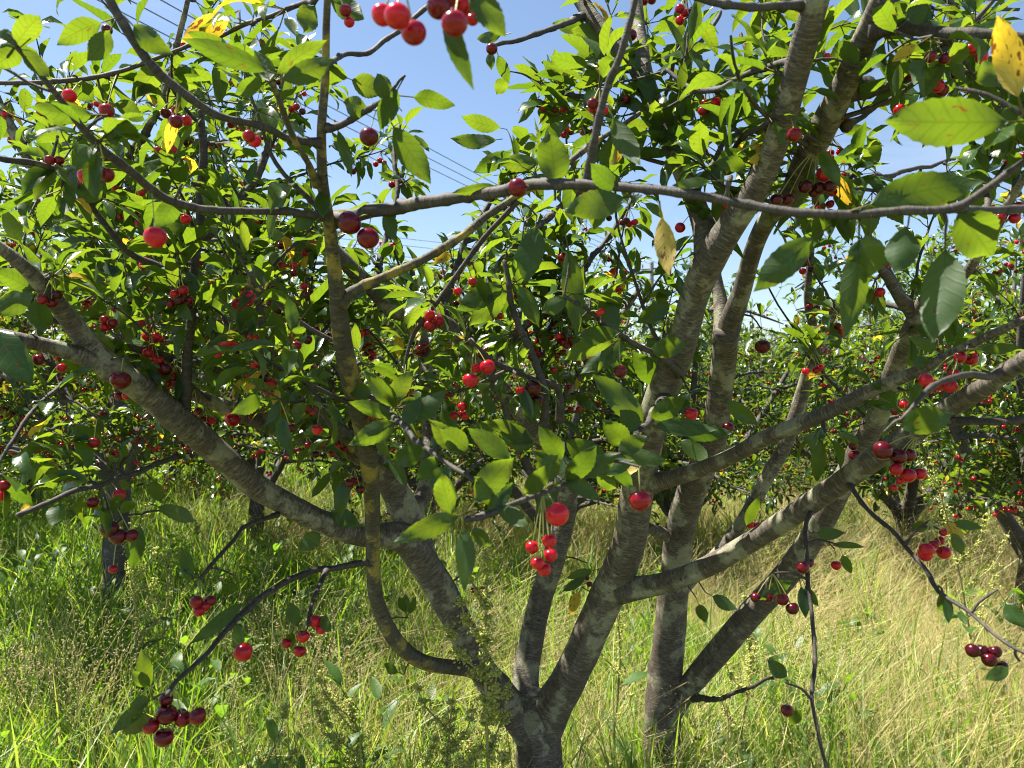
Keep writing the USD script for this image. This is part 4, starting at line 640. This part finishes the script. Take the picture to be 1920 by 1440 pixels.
# ------------------------------------------------------------------ orchard trees behind
def orchard_tree(seed, height=2.7, spread=1.3, size=1.0, fruit=.4, density=1.0, keep=None, low=.75, fork=None):
    t = Tree(seed, keep, lod=1); g = t.g
    lean = g.normal(0, .05, 2)
    fork = fork or g.uniform(.4, .65)
    t.branch(np.array([[0, 0, -.1, .085], [lean[0] * .3, lean[1] * .3, .12, .068], [lean[0], lean[1], fork, .062], [lean[0] * 1.4, lean[1] * 1.4, fork + .1, .045]]), 'trunk', FARBARK, 10, .1, .08)
    nl = 6
    for k in range(nl):
        a = k * 6.283 / nl + g.normal(0, .25); h = height * g.uniform(.72, 1.0); out = spread * g.uniform(.6, 1.0)
        if k == nl - 1: out *= .25; h = height
        dx, dy = math.cos(a), math.sin(a); z0 = fork - g.uniform(0, .12)
        P = np.array([[lean[0], lean[1], z0, .04], [lean[0] + dx * out * .35, lean[1] + dy * out * .35, z0 + (h - z0) * .28, .034], [lean[0] + dx * out * .7 + g.normal(0, .06), lean[1] + dy * out * .7 + g.normal(0, .06), z0 + (h - z0) * .62, .022], [lean[0] + dx * out, lean[1] + dy * out, h, .008]])
        Q = t.branch(P, 'limb', FARBARK, 8, .08, .08)
        t.dress(Q, start=.35, spur_gap=.2 / density, twig_gap=.17 / density, twig_len=(.3, .65), fruit=fruit, size=size)
        for f in (.2, .36, .52, .68, .82):
            i = int(f * len(Q)); b = a + g.choice([-1, 1]) * g.uniform(.5, 1.5); ln = g.uniform(.5, .95) * (1.15 - f * .5); p = Q[i, :3]
            drop = g.uniform(-.25, .45) if f > .3 else g.uniform(-.3, .15)
            e = p + np.array([math.cos(b) * ln, math.sin(b) * ln, drop * ln]); e[2] = max(e[2], low)
            m = (p + e) / 2 + UP * .06
            R = t.branch(np.array([[*p, min(.016, Q[i, 3])], [*m, .011], [*e, .004]]), 'branch', FARBARK, 6, .06, .1)
            t.dress(R, start=.12, spur_gap=.15 / density, twig_gap=.12 / density, twig_len=(.2, .5), fruit=fruit, size=size, upward=.25)
    return t
def rot_keep(loc, ang, rule):
    c, s = math.cos(ang), math.sin(ang)
    return lambda P, g: rule(np.array([loc[0] + c * P[0] - s * P[1], loc[1] + s * P[0] + c * P[1], P[2]]), g)
def rule_bg(P, g):
    x, y, d = proj(P)
    if y > 990 and x > 0 and g.random() > .12: return False
    for cx, cy, rx, ry, k in GAPS:
        if ((x - cx) / rx) ** 2 + ((y - cy) / ry) ** 2 < 1 and g.random() > k + .1: return False
    return True
own = [   (1275, 5.9, 2.35, 1.25, 'cherry tree showing between the forked trunk and the second trunk, full of small leaves'),
    (1035, 5.5, 2.3, 1.2, 'cherry tree directly behind the strong right limb of the forked tree'),
    (1700, 6.0, 2.45, 1.3, 'cherry tree behind the fork of the long right limb, with red fruit low down'),
   # x px of the trunk, distance, height, spread, label
    (205, 4.3, 2.85, 1.35, 'dark-trunked cherry tree full of fruit behind the left branches'),
    (470, 6.4, 2.75, 1.4, 'cherry tree between the dark left trunk and the mossy upright limb, further back'),
    (800, 6.8, 2.3, 1.3, 'low cherry tree straight behind the trunk fork with many tiny red cherries'),
    (1905, 4.4, 2.75, 1.3, 'cherry tree with fruit at the right edge behind the long rising limbs'),
    (1580, 8.2, 2.3, 1.4, 'small sunny yellow-green cherry tree seen between the two rising right limbs')]
for k, (px, d, h, sp, lab) in enumerate(own):
    loc = np.array([(px - CX) / FPX * d, d, 0.0])
    t = orchard_tree(f'own{k}', h, sp, 1.0, {205: .5, 470: .4, 800: .4, 1905: .3}.get(px, .12), 1.15 if px in (205, 470) else .9, rot_keep(loc, 0, rule_bg), fork=1.0 if px == 205 else None)
    for name, Q, *_ in t.wood: Q[:, :3] += loc
    for Q in t.twigs: Q[:, :3] += loc
    t.leaf = [(l[0] + loc,) + l[1:] for l in t.leaf]
    t.fruit = [(f[0] + loc, f[1], f[2] + loc, f[3]) for f in t.fruit]
    th = Thing('cherry_tree', lab, 'tree', loc)
    t.write(th, 300, 300, 0)
protos = []
for k in range(3):
    t = orchard_tree(f'row{k}', 2.5, 1.45, 1.1, .1, .8, low=.45)
    protos.append(t)
far = [(60, 8.6, 1.1), (330, 9.5, 1.05), (640, 9.8, .95), (980, 9.6, .84), (1300, 10.2, .82), (1480, 11.6, .84), (1720, 9.4, .9), (1960, 8.0, 1.0), (-120, 6.3, 1.05), (150, 13, 1.05), (420, 13.5, 1.0), (560, 12.6, .95), (760, 13.2, .9), (900, 14, .88), (1120, 13, .86), (1230, 15, .9), (1400, 14.6, .9), (1560, 13.6, .9), (1660, 14.8, .92), (1830, 13, .95), (1980, 12.4, 1.0), (20, 18, 1.1), (250, 19, 1.05), (480, 19, 1.0), (690, 18.5, 1.0), (850, 20, 1.0), (1040, 19, 1.0), (1170, 21, 1.0), (1340, 19.5, 1.0), (1500, 20.5, 1.0), (1620, 19.5, 1.0), (1780, 20, 1.0), (1930, 18.5, 1.0)]
gg = rng_of('far'); first = {}
for k, (px, d, s) in enumerate(far):
    loc = ((px - CX) / FPX * d, d, 0.0); p = k % 3
    lab = {0: 'cherry tree in the back row at the left edge under the long diagonal limb', 1: 'cherry tree in the back row seen past the thin upright branch on the left limb', 2: 'cherry tree in the back row seen behind the mossy upright limb', 3: 'cherry tree in the back row straight behind the slender middle limb', 4: 'cherry tree in the back row framed between the two main trunks',
           5: 'cherry tree in the back row behind the pale thin limb right of the second trunk', 6: 'cherry tree in the back row behind the crossing of the two long right limbs', 7: 'cherry tree at the right edge, last of the back row', 8: 'cherry tree reaching in from the left edge behind the low twigs'}.get(k, 'leafy cherry tree in the orchard rows closing off the back of the meadow')
    if p not in first:
        th = Thing('cherry_tree', lab, 'tree', (0, 0, 0), None); first[p] = th.path
        ang = gg.uniform(0, 6.28)
        c_, s_ = math.cos(ang), math.sin(ang)
        def local(P, loc=loc, c_=c_, s_=s_, s=s):
            P = np.asarray(P); return np.stack([loc[0] + s * (c_ * P[..., 0] - s_ * P[..., 1]), loc[1] + s * (s_ * P[..., 0] + c_ * P[..., 1]), s * P[..., 2]], -1)
        protos[p].write(th, 300, 150, 0, local)
        x = th.x; x.ClearXformOpOrder(); x.GetPrim().RemoveProperty('xformOp:translate')
        x.AddTranslateOp().Set(Gf.Vec3d(*loc)); x.AddRotateZOp().Set(math.degrees(ang)); x.AddScaleOp().Set(Gf.Vec3f(s))
    else:
        path = numbered('/World', 'cherry_tree'); x = UsdGeom.Xform.Define(stage, path); pr = x.GetPrim()
        pr.GetReferences().AddInternalReference(first[p]); pr.SetInstanceable(True)
        x.ClearXformOpOrder()
        x.AddTranslateOp(opSuffix='c').Set(Gf.Vec3d(*loc)); x.AddRotateZOp(opSuffix='c').Set(gg.uniform(0, 360)); x.AddScaleOp(opSuffix='c').Set(Gf.Vec3f(s * gg.uniform(.95, 1.05)))
        pr.SetCustomDataByKey('label', lab); pr.SetCustomDataByKey('category', 'tree'); k > 8 and pr.SetCustomDataByKey('group', 'cherry trees in the far orchard rows')

# ------------------------------------------------------------------ the meadow
def blades(n, rad, h, wd, lean, seed, segs=3, wind=(0, 0)):
    g = rng_of('blade', seed); a = g.uniform(0, 6.28, n); r = rad * np.sqrt(g.random(n)); B = np.stack([r * np.cos(a), r * np.sin(a), np.full(n, -.03)], 1)
    H = h * g.uniform(.55, 1.1, n); az = g.uniform(0, 6.28, n); ln = lean * g.uniform(.2, 1.3, n)
    D = np.stack([np.cos(az) + wind[0], np.sin(az) + wind[1]], 1); fa = g.uniform(0, 6.28, n); S = np.stack([np.cos(fa), np.sin(fa), np.zeros(n)], 1)
    t = np.linspace(0, 1, segs + 1); V = []
    for k, u in enumerate(t):
        c = B + np.column_stack([D * (ln * u ** 2 * H)[:, None], H * (u - .32 * ln * u ** 2.5)])
        w = wd * g.uniform(.7, 1.2, n) * (1 - .15 * u if k < segs else 0) * (1 - .5 * u ** 2)
        if k < segs: V += [c - S * w[:, None] / 2, c + S * w[:, None] / 2]
        else: V += [c]
    V = np.stack(V, 1); F = []
    for k in range(segs - 1): F += [[2 * k, 2 * k + 1, 2 * k + 3], [2 * k, 2 * k + 3, 2 * k + 2]]
    F.append([2 * segs - 2, 2 * segs - 1, 2 * segs]); F = np.array(F)
    N = unit(normals(V, F) + np.array([0, 0, .35])); P = np.zeros_like(V); P[..., 2] = g.random(n)[:, None]; P[..., 0] = np.repeat(t, 2)[:V.shape[1]][None]
    return stack(V, F, N, P), B, D, H, ln
def culms(n, rad, h, lean, seed, wind=(0, 0), seedsize=.004, nseed=26, head=.2, spread=.03):
    """straw stems with loose panicles: returns (stems, seeds)"""
    g = rng_of('culm', seed); stems, seeds = [], []
    for k in range(n):
        a, r = g.uniform(0, 6.28), rad * math.sqrt(g.random()); H = h * g.uniform(.7, 1.15); az = g.uniform(0, 6.28); D = np.array([math.cos(az) + wind[0], math.sin(az) + wind[1], 0]); L = lean * g.uniform(.2, 1.2)
        u = np.linspace(0, 1, 5)[:, None]; C = np.array([r * math.cos(a), r * math.sin(a), -.03]) + D * L * u ** 2 * H + UP * H * (u - .3 * L * u ** 2.2)
        m = tube(np.column_stack([C, np.linspace(.0011, .0005, 5)]), 3, 0, 0, cap=False); m[3][:, 2] = g.random(); stems.append(m)
        for q in range(nseed):
            f = 1 - head * g.random(); i = min(3, int(f * 4)); p = C[i] + (C[i + 1] - C[i]) * (f * 4 - i)
            off = g.normal(0, 1, 3) * spread * (1.15 - f) / max(head, .1) * .9; off[2] = off[2] * .5 - .2 * abs(off[2]); p = p + off
            ax = unit(unit(off + 1e-6) + UP * .3 + g.normal(0, .3, 3)) * seedsize; b = unit(np.cross(ax, g.normal(0, 1, 3))) * seedsize * .21; c = unit(np.cross(ax, b)) * seedsize * .21
            v = np.array([p - ax, p + b, p + c, p - b, p - c, p + ax]); f_ = np.array([[0, 2, 1], [0, 3, 2], [0, 4, 3], [0, 1, 4], [5, 1, 2], [5, 2, 3], [5, 3, 4], [5, 4, 1]])
            seeds.append((v, f_, unit(v - p), np.column_stack([np.zeros((6, 2)), np.full(6, g.random())])))
    return join(stems), join(seeds)
def instancer(name, label, cat, protos_, pos, rotz, scale, idx):
    path = numbered('/World', name); pi = UsdGeom.PointInstancer.Define(stage, path); paths = []
    for k, meshes in enumerate(protos_):
        px_ = f'{path}/clump' if k == 0 else f'{path}/clump_{k:03d}'
        UsdGeom.Xform.Define(stage, px_); paths.append(px_)
        for (nm, m, mat) in meshes: put(f'{px_}/{nm}', m[0], m[1], mat, m[2], m[3])
    pi.CreatePrototypesRel().SetTargets(paths)
    pi.CreateProtoIndicesAttr(Vt.IntArray.FromNumpy(idx.astype(np.int32))); pi.CreatePositionsAttr(Vt.Vec3fArray.FromNumpy(pos.astype(np.float32)))
    pi.CreateScalesAttr(Vt.Vec3fArray.FromNumpy(scale.astype(np.float32)))
    q = np.zeros((len(pos), 4)); q[:, 0] = np.cos(rotz / 2); q[:, 3] = np.sin(rotz / 2)
    pi.CreateOrientationsAttr(Vt.QuathArray([Gf.Quath(float(a), 0, 0, float(d)) for a, d in zip(q[:, 0], q[:, 3])]))
    p = pi.GetPrim(); p.SetCustomDataByKey('label', label); p.SetCustomDataByKey('category', cat); p.SetCustomDataByKey('kind', 'stuff')
def scatter(seed, y0, y1, dens, wide=1.25):
    g = rng_of('scatter', seed); n = int(dens * wide * .72 * (y1 * y1 - y0 * y0)); y = np.sqrt(g.uniform(y0 * y0, y1 * y1, n)); x = g.uniform(-1, 1, n) * y * .72 * wide
    return np.stack([x, y, ground_z(x, y)], 1), g
def dryness(x, y):
    """0 green .. 1 straw: the left is lush, the right and the far strip are dry"""
    v = .42 + x * .4 + .25 * np.sin(x * 1.7 + y * .8) + .2 * np.sin(y * 1.9 - x) + np.clip((y - 4.6) / 2, 0, .9)
    return np.clip(v, .04, .97)
green_protos = [[('blade_mass', blades(30, .11, h, .0088, ln, f'g{k}')[0], GRASS)] for k, (h, ln) in enumerate([(.42, .5), (.5, .45), (.36, .8), (.55, .6), (.3, .9)])]
straw_protos = []
for k, (h, ln) in enumerate([(.5, .5), (.58, .7), (.45, .6), (.62, .8)]):
    st, sd = culms(12, .13, h, ln, f's{k}', (.25, -.1), .0042, 20, .3, .024)
    bl = blades(24, .13, h * .7, .0045, ln * 1.3, f'sb{k}', 3, (.3, -.1))[0]
    straw_protos.append([('stem_mass', st, STRAW), ('seed_mass', sd, SEEDS), ('blade_mass', bl, STRAW)])
sets = [(1.75, 4.2, 120), (4.2, 8, 60), (8, 16, 26), (16, 34, 9)]
for nm, lab, want_dry, pr, mul in (('meadow_grass', 'lush green meadow grass under the cherry trees', 0, green_protos, 1.0), ('dry_grass', 'straw-coloured dry grass with seed heads in the sunny meadow', 1, straw_protos, .62)):
    Ps, Ss = [], []
    for q, (y0, y1, dn) in enumerate(sets):
        P, g = scatter(f'{nm}{q}', y0, y1, dn * mul); dr = dryness(P[:, 0], P[:, 1]); ok = g.random(len(P)) < (dr if want_dry else 1 - dr * .72)
        P = P[ok]; s = g.uniform(.7, 1.2, len(P)) * (1 + .25 * q); Ps.append(P); Ss.append(np.stack([s, s, s * (1 - .1 * q) * (1 if want_dry else 1.0)], 1))
    P, S = np.vstack(Ps), np.vstack(Ss); g = rng_of(nm)
    rz = g.uniform(-.7, .7, len(P)) if want_dry else g.uniform(0, 6.28, len(P))
    instancer(nm, lab, 'grass', pr, P, rz, S, g.integers(0, len(pr), len(P)))
# tall loose panicles on the left
pan = []
for k in range(3):
    st, sd = culms(9, .13, .8, .45, f'pan{k}', (.1, 0), .0075, 38, .42, .055); pan.append([('stem_mass', st, STRAW), ('seed_mass', sd, SEEDS)])
g = rng_of('pan'); PX = np.array([(60, 1180), (120, 1200), (150, 1240), (40, 1240), (170, 1180), (20, 1300), (210, 1230), (100, 1290), (640, 1240), (480, 1040), (560, 1010), (1480, 1020), (1650, 1010), (1830, 1060), (1500, 1150)])
PP = np.array([at(x, y, 2.6 + .3 * g.random()) for x, y in PX]); PP[:, 2] = 0
instancer('panicle_grass', 'pale loose grass panicles standing above the green grass at the lower left', 'grass', pan, PP, g.uniform(0, 6.28, len(PP)), np.repeat(g.uniform(.85, 1.1, (len(PP), 1)), 3, 1), g.integers(0, 3, len(PP)))

g = rng_of('weeds'); wv = []
for k in range(3):
    n = 16; az = g.uniform(0, 6.28, n); T = np.stack([np.cos(az), np.sin(az), g.uniform(.5, 1.6, n)], 1); L = g.uniform(.05, .11, n); B = np.column_stack([g.normal(0, .05, (n, 2)), g.uniform(.1, .42, n)])
    wv.append([('leaf_mass', stack(*leaf_batch(B, T, np.tile(UP, (n, 1)), L, L * .42, g.uniform(.02, .08, n), g.uniform(.3, 1.3, n), g.uniform(.1, .4, n), g.random(n), rows=4)), DOCKLEAF)])
PW, g = scatter('weeds', 1.9, 6, 5); PW = PW[g.random(len(PW)) < 1 - .6 * dryness(PW[:, 0], PW[:, 1])]
instancer('meadow_weeds', 'small broad-leaved weeds scattered through the green grass', 'weeds', wv, PW, g.uniform(0, 6.28, len(PW)), np.repeat(g.uniform(.7, 1.2, (len(PW), 1)), 3, 1), g.integers(0, 3, len(PW)))

# ------------------------------------------------------------------ dock plants with seed spikes
DOCKSTEM = usdkit.material(stage, '/World/Looks/dock_stem', {'p': ('principled_bsdf', dict(base_color=(.2, .17, .06), roughness=.6))}, surface='p.BSDF')
def dock(label, px, d, height, nbr, spread, seedmat=None, dens=1.0, lean=(0, 0)):
    g = rng_of('dock', px, d); b = np.array([(px - CX) / FPX * d, d, 0.0]); th = Thing('dock_plant', label, 'plant', b)
    top = b + np.array([lean[0], lean[1], height]); Q = spline(np.array([[*b, .006], [*((b * 2 + top) / 3 + g.normal(0, .015, 3)), .005], [*((b + top * 2) / 3 + g.normal(0, .015, 3)), .0035], [*top, .0015]]), .03)
    m = tube(Q, 6, 0, 1); th.part('stem', m[0], m[1], DOCKSTEM, m[2], m[3])
    axes = [Q[int(len(Q) * .62):]]
    for k in range(nbr):
        i = int(len(Q) * (.3 + .6 * (k + .5) / nbr)); az = g.uniform(0, 6.28); L = spread * g.uniform(.6, 1.1) * (1.2 - i / len(Q) * .6); p = Q[i, :3]; e = p + np.array([math.cos(az) * L * .55, math.sin(az) * L * .55, L * .8])
        R = spline(np.array([[*p, .003], [*((p + e) / 2 + np.array([math.cos(az), math.sin(az), -.3]) * L * .1), .002], [*e, .001]]), .025); axes.append(R)
        m = tube(R, 5, 0, 1); th.part('branch', m[0], m[1], DOCKSTEM, m[2], m[3])
    for R in axes:
        seeds = []; ln = np.linalg.norm(np.diff(R[:, :3], axis=0), axis=1).sum(); nw = max(3, int(ln / .027))
        for wv in range(nw):
            f = (wv + g.uniform(-.2, .2)) / nw; i = int(np.clip(f * len(R), 0, len(R) - 1)); sg = (.0105 - .005 * f) * g.uniform(.7, 1.4)
            for _ in range(int(g.uniform(26, 40) * dens)):
                p = R[i, :3] + g.normal(0, sg, 3) * np.array([1, 1, .55]); r = g.uniform(.0032, .0056)
                a = unit(g.normal(0, 1, 3)) * r; q = unit(np.cross(a, g.normal(0, 1, 3))) * r; c = np.cross(unit(a), q) * .35
                v = np.array([p - a, p + q, p + c, p - q, p - c, p + a]); f_ = np.array([[0, 2, 1], [0, 3, 2], [0, 4, 3], [0, 1, 4], [5, 1, 2], [5, 2, 3], [5, 3, 4], [5, 4, 1]])
                seeds.append((v, f_, unit(v - p), np.column_stack([np.zeros((6, 2)), np.full(6, g.random())])))
        m = join(seeds); th.part('seed_spike', m[0], m[1], seedmat or DOCKSEED, m[2], m[3], kind='stuff')
    n = 6; hh = g.uniform(.12, .55, n) * height; B = np.stack([Q[min(len(Q) - 1, int(h_ / height * len(Q))), :3] for h_ in hh]); az = g.uniform(0, 6.28, n)
    T = np.stack([np.cos(az), np.sin(az), g.uniform(-.1, .7, n)], 1); L = g.uniform(.1, .2, n)
    V, F, N, P = leaf_batch(B, T, np.tile(UP, (n, 1)), L, L * .3, g.uniform(.01, .03, n), g.uniform(.4, 1.4, n), g.uniform(.1, .4, n), g.random(n), rows=6, cols=2)
    for k in range(n): th.part('leaf', V[k], F, DOCKLEAF, N[k], P[k])
dock('tall green dock plant with dense seed spikes in front of the forked trunk', 915, 1.96, 1.08, 7, .3, dens=1.7)
dock('pale bushy dock plant at the left foot of the forked trunk', 850, 2.1, .66, 5, .36, dens=1.2)
dock('low dock plant with yellow-green seed branches at the bottom edge left of the trunk', 585, 2.15, .5, 6, .34, dens=1.3, lean=(-.16, 0))
dock('yellowish dock plant half sunk in grass between the bottom edge and the curved mossy limb', 735, 2.3, .58, 6, .34, dens=1.1, lean=(-.14, 0))
dock('slender green dock plant in the grass below the dark left trunk', 245, 3.2, .98, 7, .3, dens=.8)
dock('thin dock plant just right of the tall slender one in the left grass', 305, 3.4, .82, 5, .3, dens=.7)
dock('dark green dock plant in the dry grass right of the second trunk', 1395, 2.7, .78, 4, .2, dens=1.0)
dock('tall leaning weed at the right edge above the dry meadow', 1850, 3.2, 1.25, 7, .35, dens=.5, lean=(-.25, 0))
dock('dark stalked dock plant between the trunk fork and the second trunk', 1152, 2.7, .8, 3, .2, dens=.4)

# ------------------------------------------------------------------ power line far behind, and taller trees on the skyline
METAL = usdkit.material(stage, '/World/Looks/grey_pole', {'p': ('principled_bsdf', dict(base_color=(.16, .16, .16), roughness=.7))}, surface='p.BSDF')
WIRE = usdkit.material(stage, '/World/Looks/wire', {'p': ('principled_bsdf', dict(base_color=(.07, .075, .09), roughness=.6))}, surface='p.BSDF')
pole = at(1222, 492, 42.0); th = Thing('utility_pole', 'grey utility pole carrying the wires behind the orchard', 'pole', (pole[0], pole[1], 0))
m = tube(np.array([[pole[0], pole[1], -.5, .16], [pole[0], pole[1], 4, .14], [*pole, .11]]), 12); th.part('shaft', m[0], m[1], METAL, m[2], m[3])
for dz in (.35,):
    m = tube(np.array([[pole[0] - .55, pole[1] + .2, pole[2] - dz, .05], [pole[0] + .55, pole[1] - .2, pole[2] - dz, .05]]), 6); th.part('cross_arm', m[0], m[1], METAL, m[2], m[3])
    for dx in (-.5, 0, .5):
        m = tube(np.array([[pole[0] + dx, pole[1], pole[2] - dz + .04, .035], [pole[0] + dx, pole[1], pole[2] - dz + .2, .05]]), 6); th.part('insulator', m[0], m[1], METAL, m[2], m[3])
def wire(a, b, label, sag):
    t = np.linspace(0, 1, 25)[:, None]; P = a + (b - a) * t - UP * sag * 4 * t * (1 - t)
    m = tube(np.column_stack([P, np.full(25, .011)]), 5); th = Thing('power_line', label, 'wire', a); th.part('cable', m[0], m[1], WIRE, m[2], m[3])
d1 = np.array([-9.4, -20.5, 0]); k = 0
for dx in (-.5, 0, .5):
    a = pole + np.array([dx, 0, -.12]); wire(a, a + d1 * 2.2, ['uppermost steep', 'middle steep', 'lowest steep'][k] + ' wire sloping across the open blue sky in the middle', .5); k += 1
d2 = np.array([-30, -22, 0.]); k = 0
for dx, dz in ((-.5, -.1), (-.1, -.45), (.1, -.95), (.1, -1.3)):
    a = pole + np.array([dx, 0, dz]); wire(a, a + d2 * 1.5, ['topmost', 'second', 'third', 'lowest'][k] + ' of the four flat wires above the far orchard', .3); k += 1
SKYT = [(690, 30, 5.4, 'feathery tree on the skyline just below the wires'), (1340, 34, 5.0, 'blue-green bushy tree on the skyline behind the second trunk'), (905, 40, 5.0, 'small distant tree on the skyline behind the middle limb'), (330, 36, 8.5, 'broad distant tree on the skyline at the left'), (1640, 38, 5.6, 'distant tree on the skyline behind the right limbs')]
for k, (px, d, h, lab) in enumerate(SKYT):
    g = rng_of('sky', k); b = np.array([(px - CX) / FPX * d, d, 0.0]); th = Thing('distant_tree', lab, 'tree', b)
    m = tube(np.array([[*b, .16], [*(b + UP * h * .5), .1], [*(b + UP * h * .9), .03]]), 8, .1, k); th.part('trunk', m[0], m[1], FARBARK, m[2], m[3])
    n = 2600; c = unit(g.normal(0, 1, (14, 3))) * np.array([.28, .28, .3]) * h * g.uniform(.4, 1, (14, 1)) + b + UP * h * .64
    for q in range(5):
        e = c[q]; s0 = b + UP * h * g.uniform(.3, .5); m = tube(np.array([[*s0, .06], [*((s0 + e) / 2 + UP * .1), .04], [*e, .015]]), 6); th.part('limb', m[0], m[1], FARBARK, m[2], m[3])
    B = c[g.integers(0, 14, n)] + g.normal(0, 1, (n, 3)) * .075 * h
    L = g.uniform(.12, .24, n); V, F, N, P = stack(*leaf_batch(B, unit(g.normal(0, 1, (n, 3)) + np.array([0, 0, -.2])), UP + g.normal(0, .6, (n, 3)), L, L * .5, L * .1, g.uniform(.2, 1, n), g.uniform(.1, .4, n), g.random(n), rows=2))
    th.part('crown', V, F, LEAF, N, P, kind='stuff')
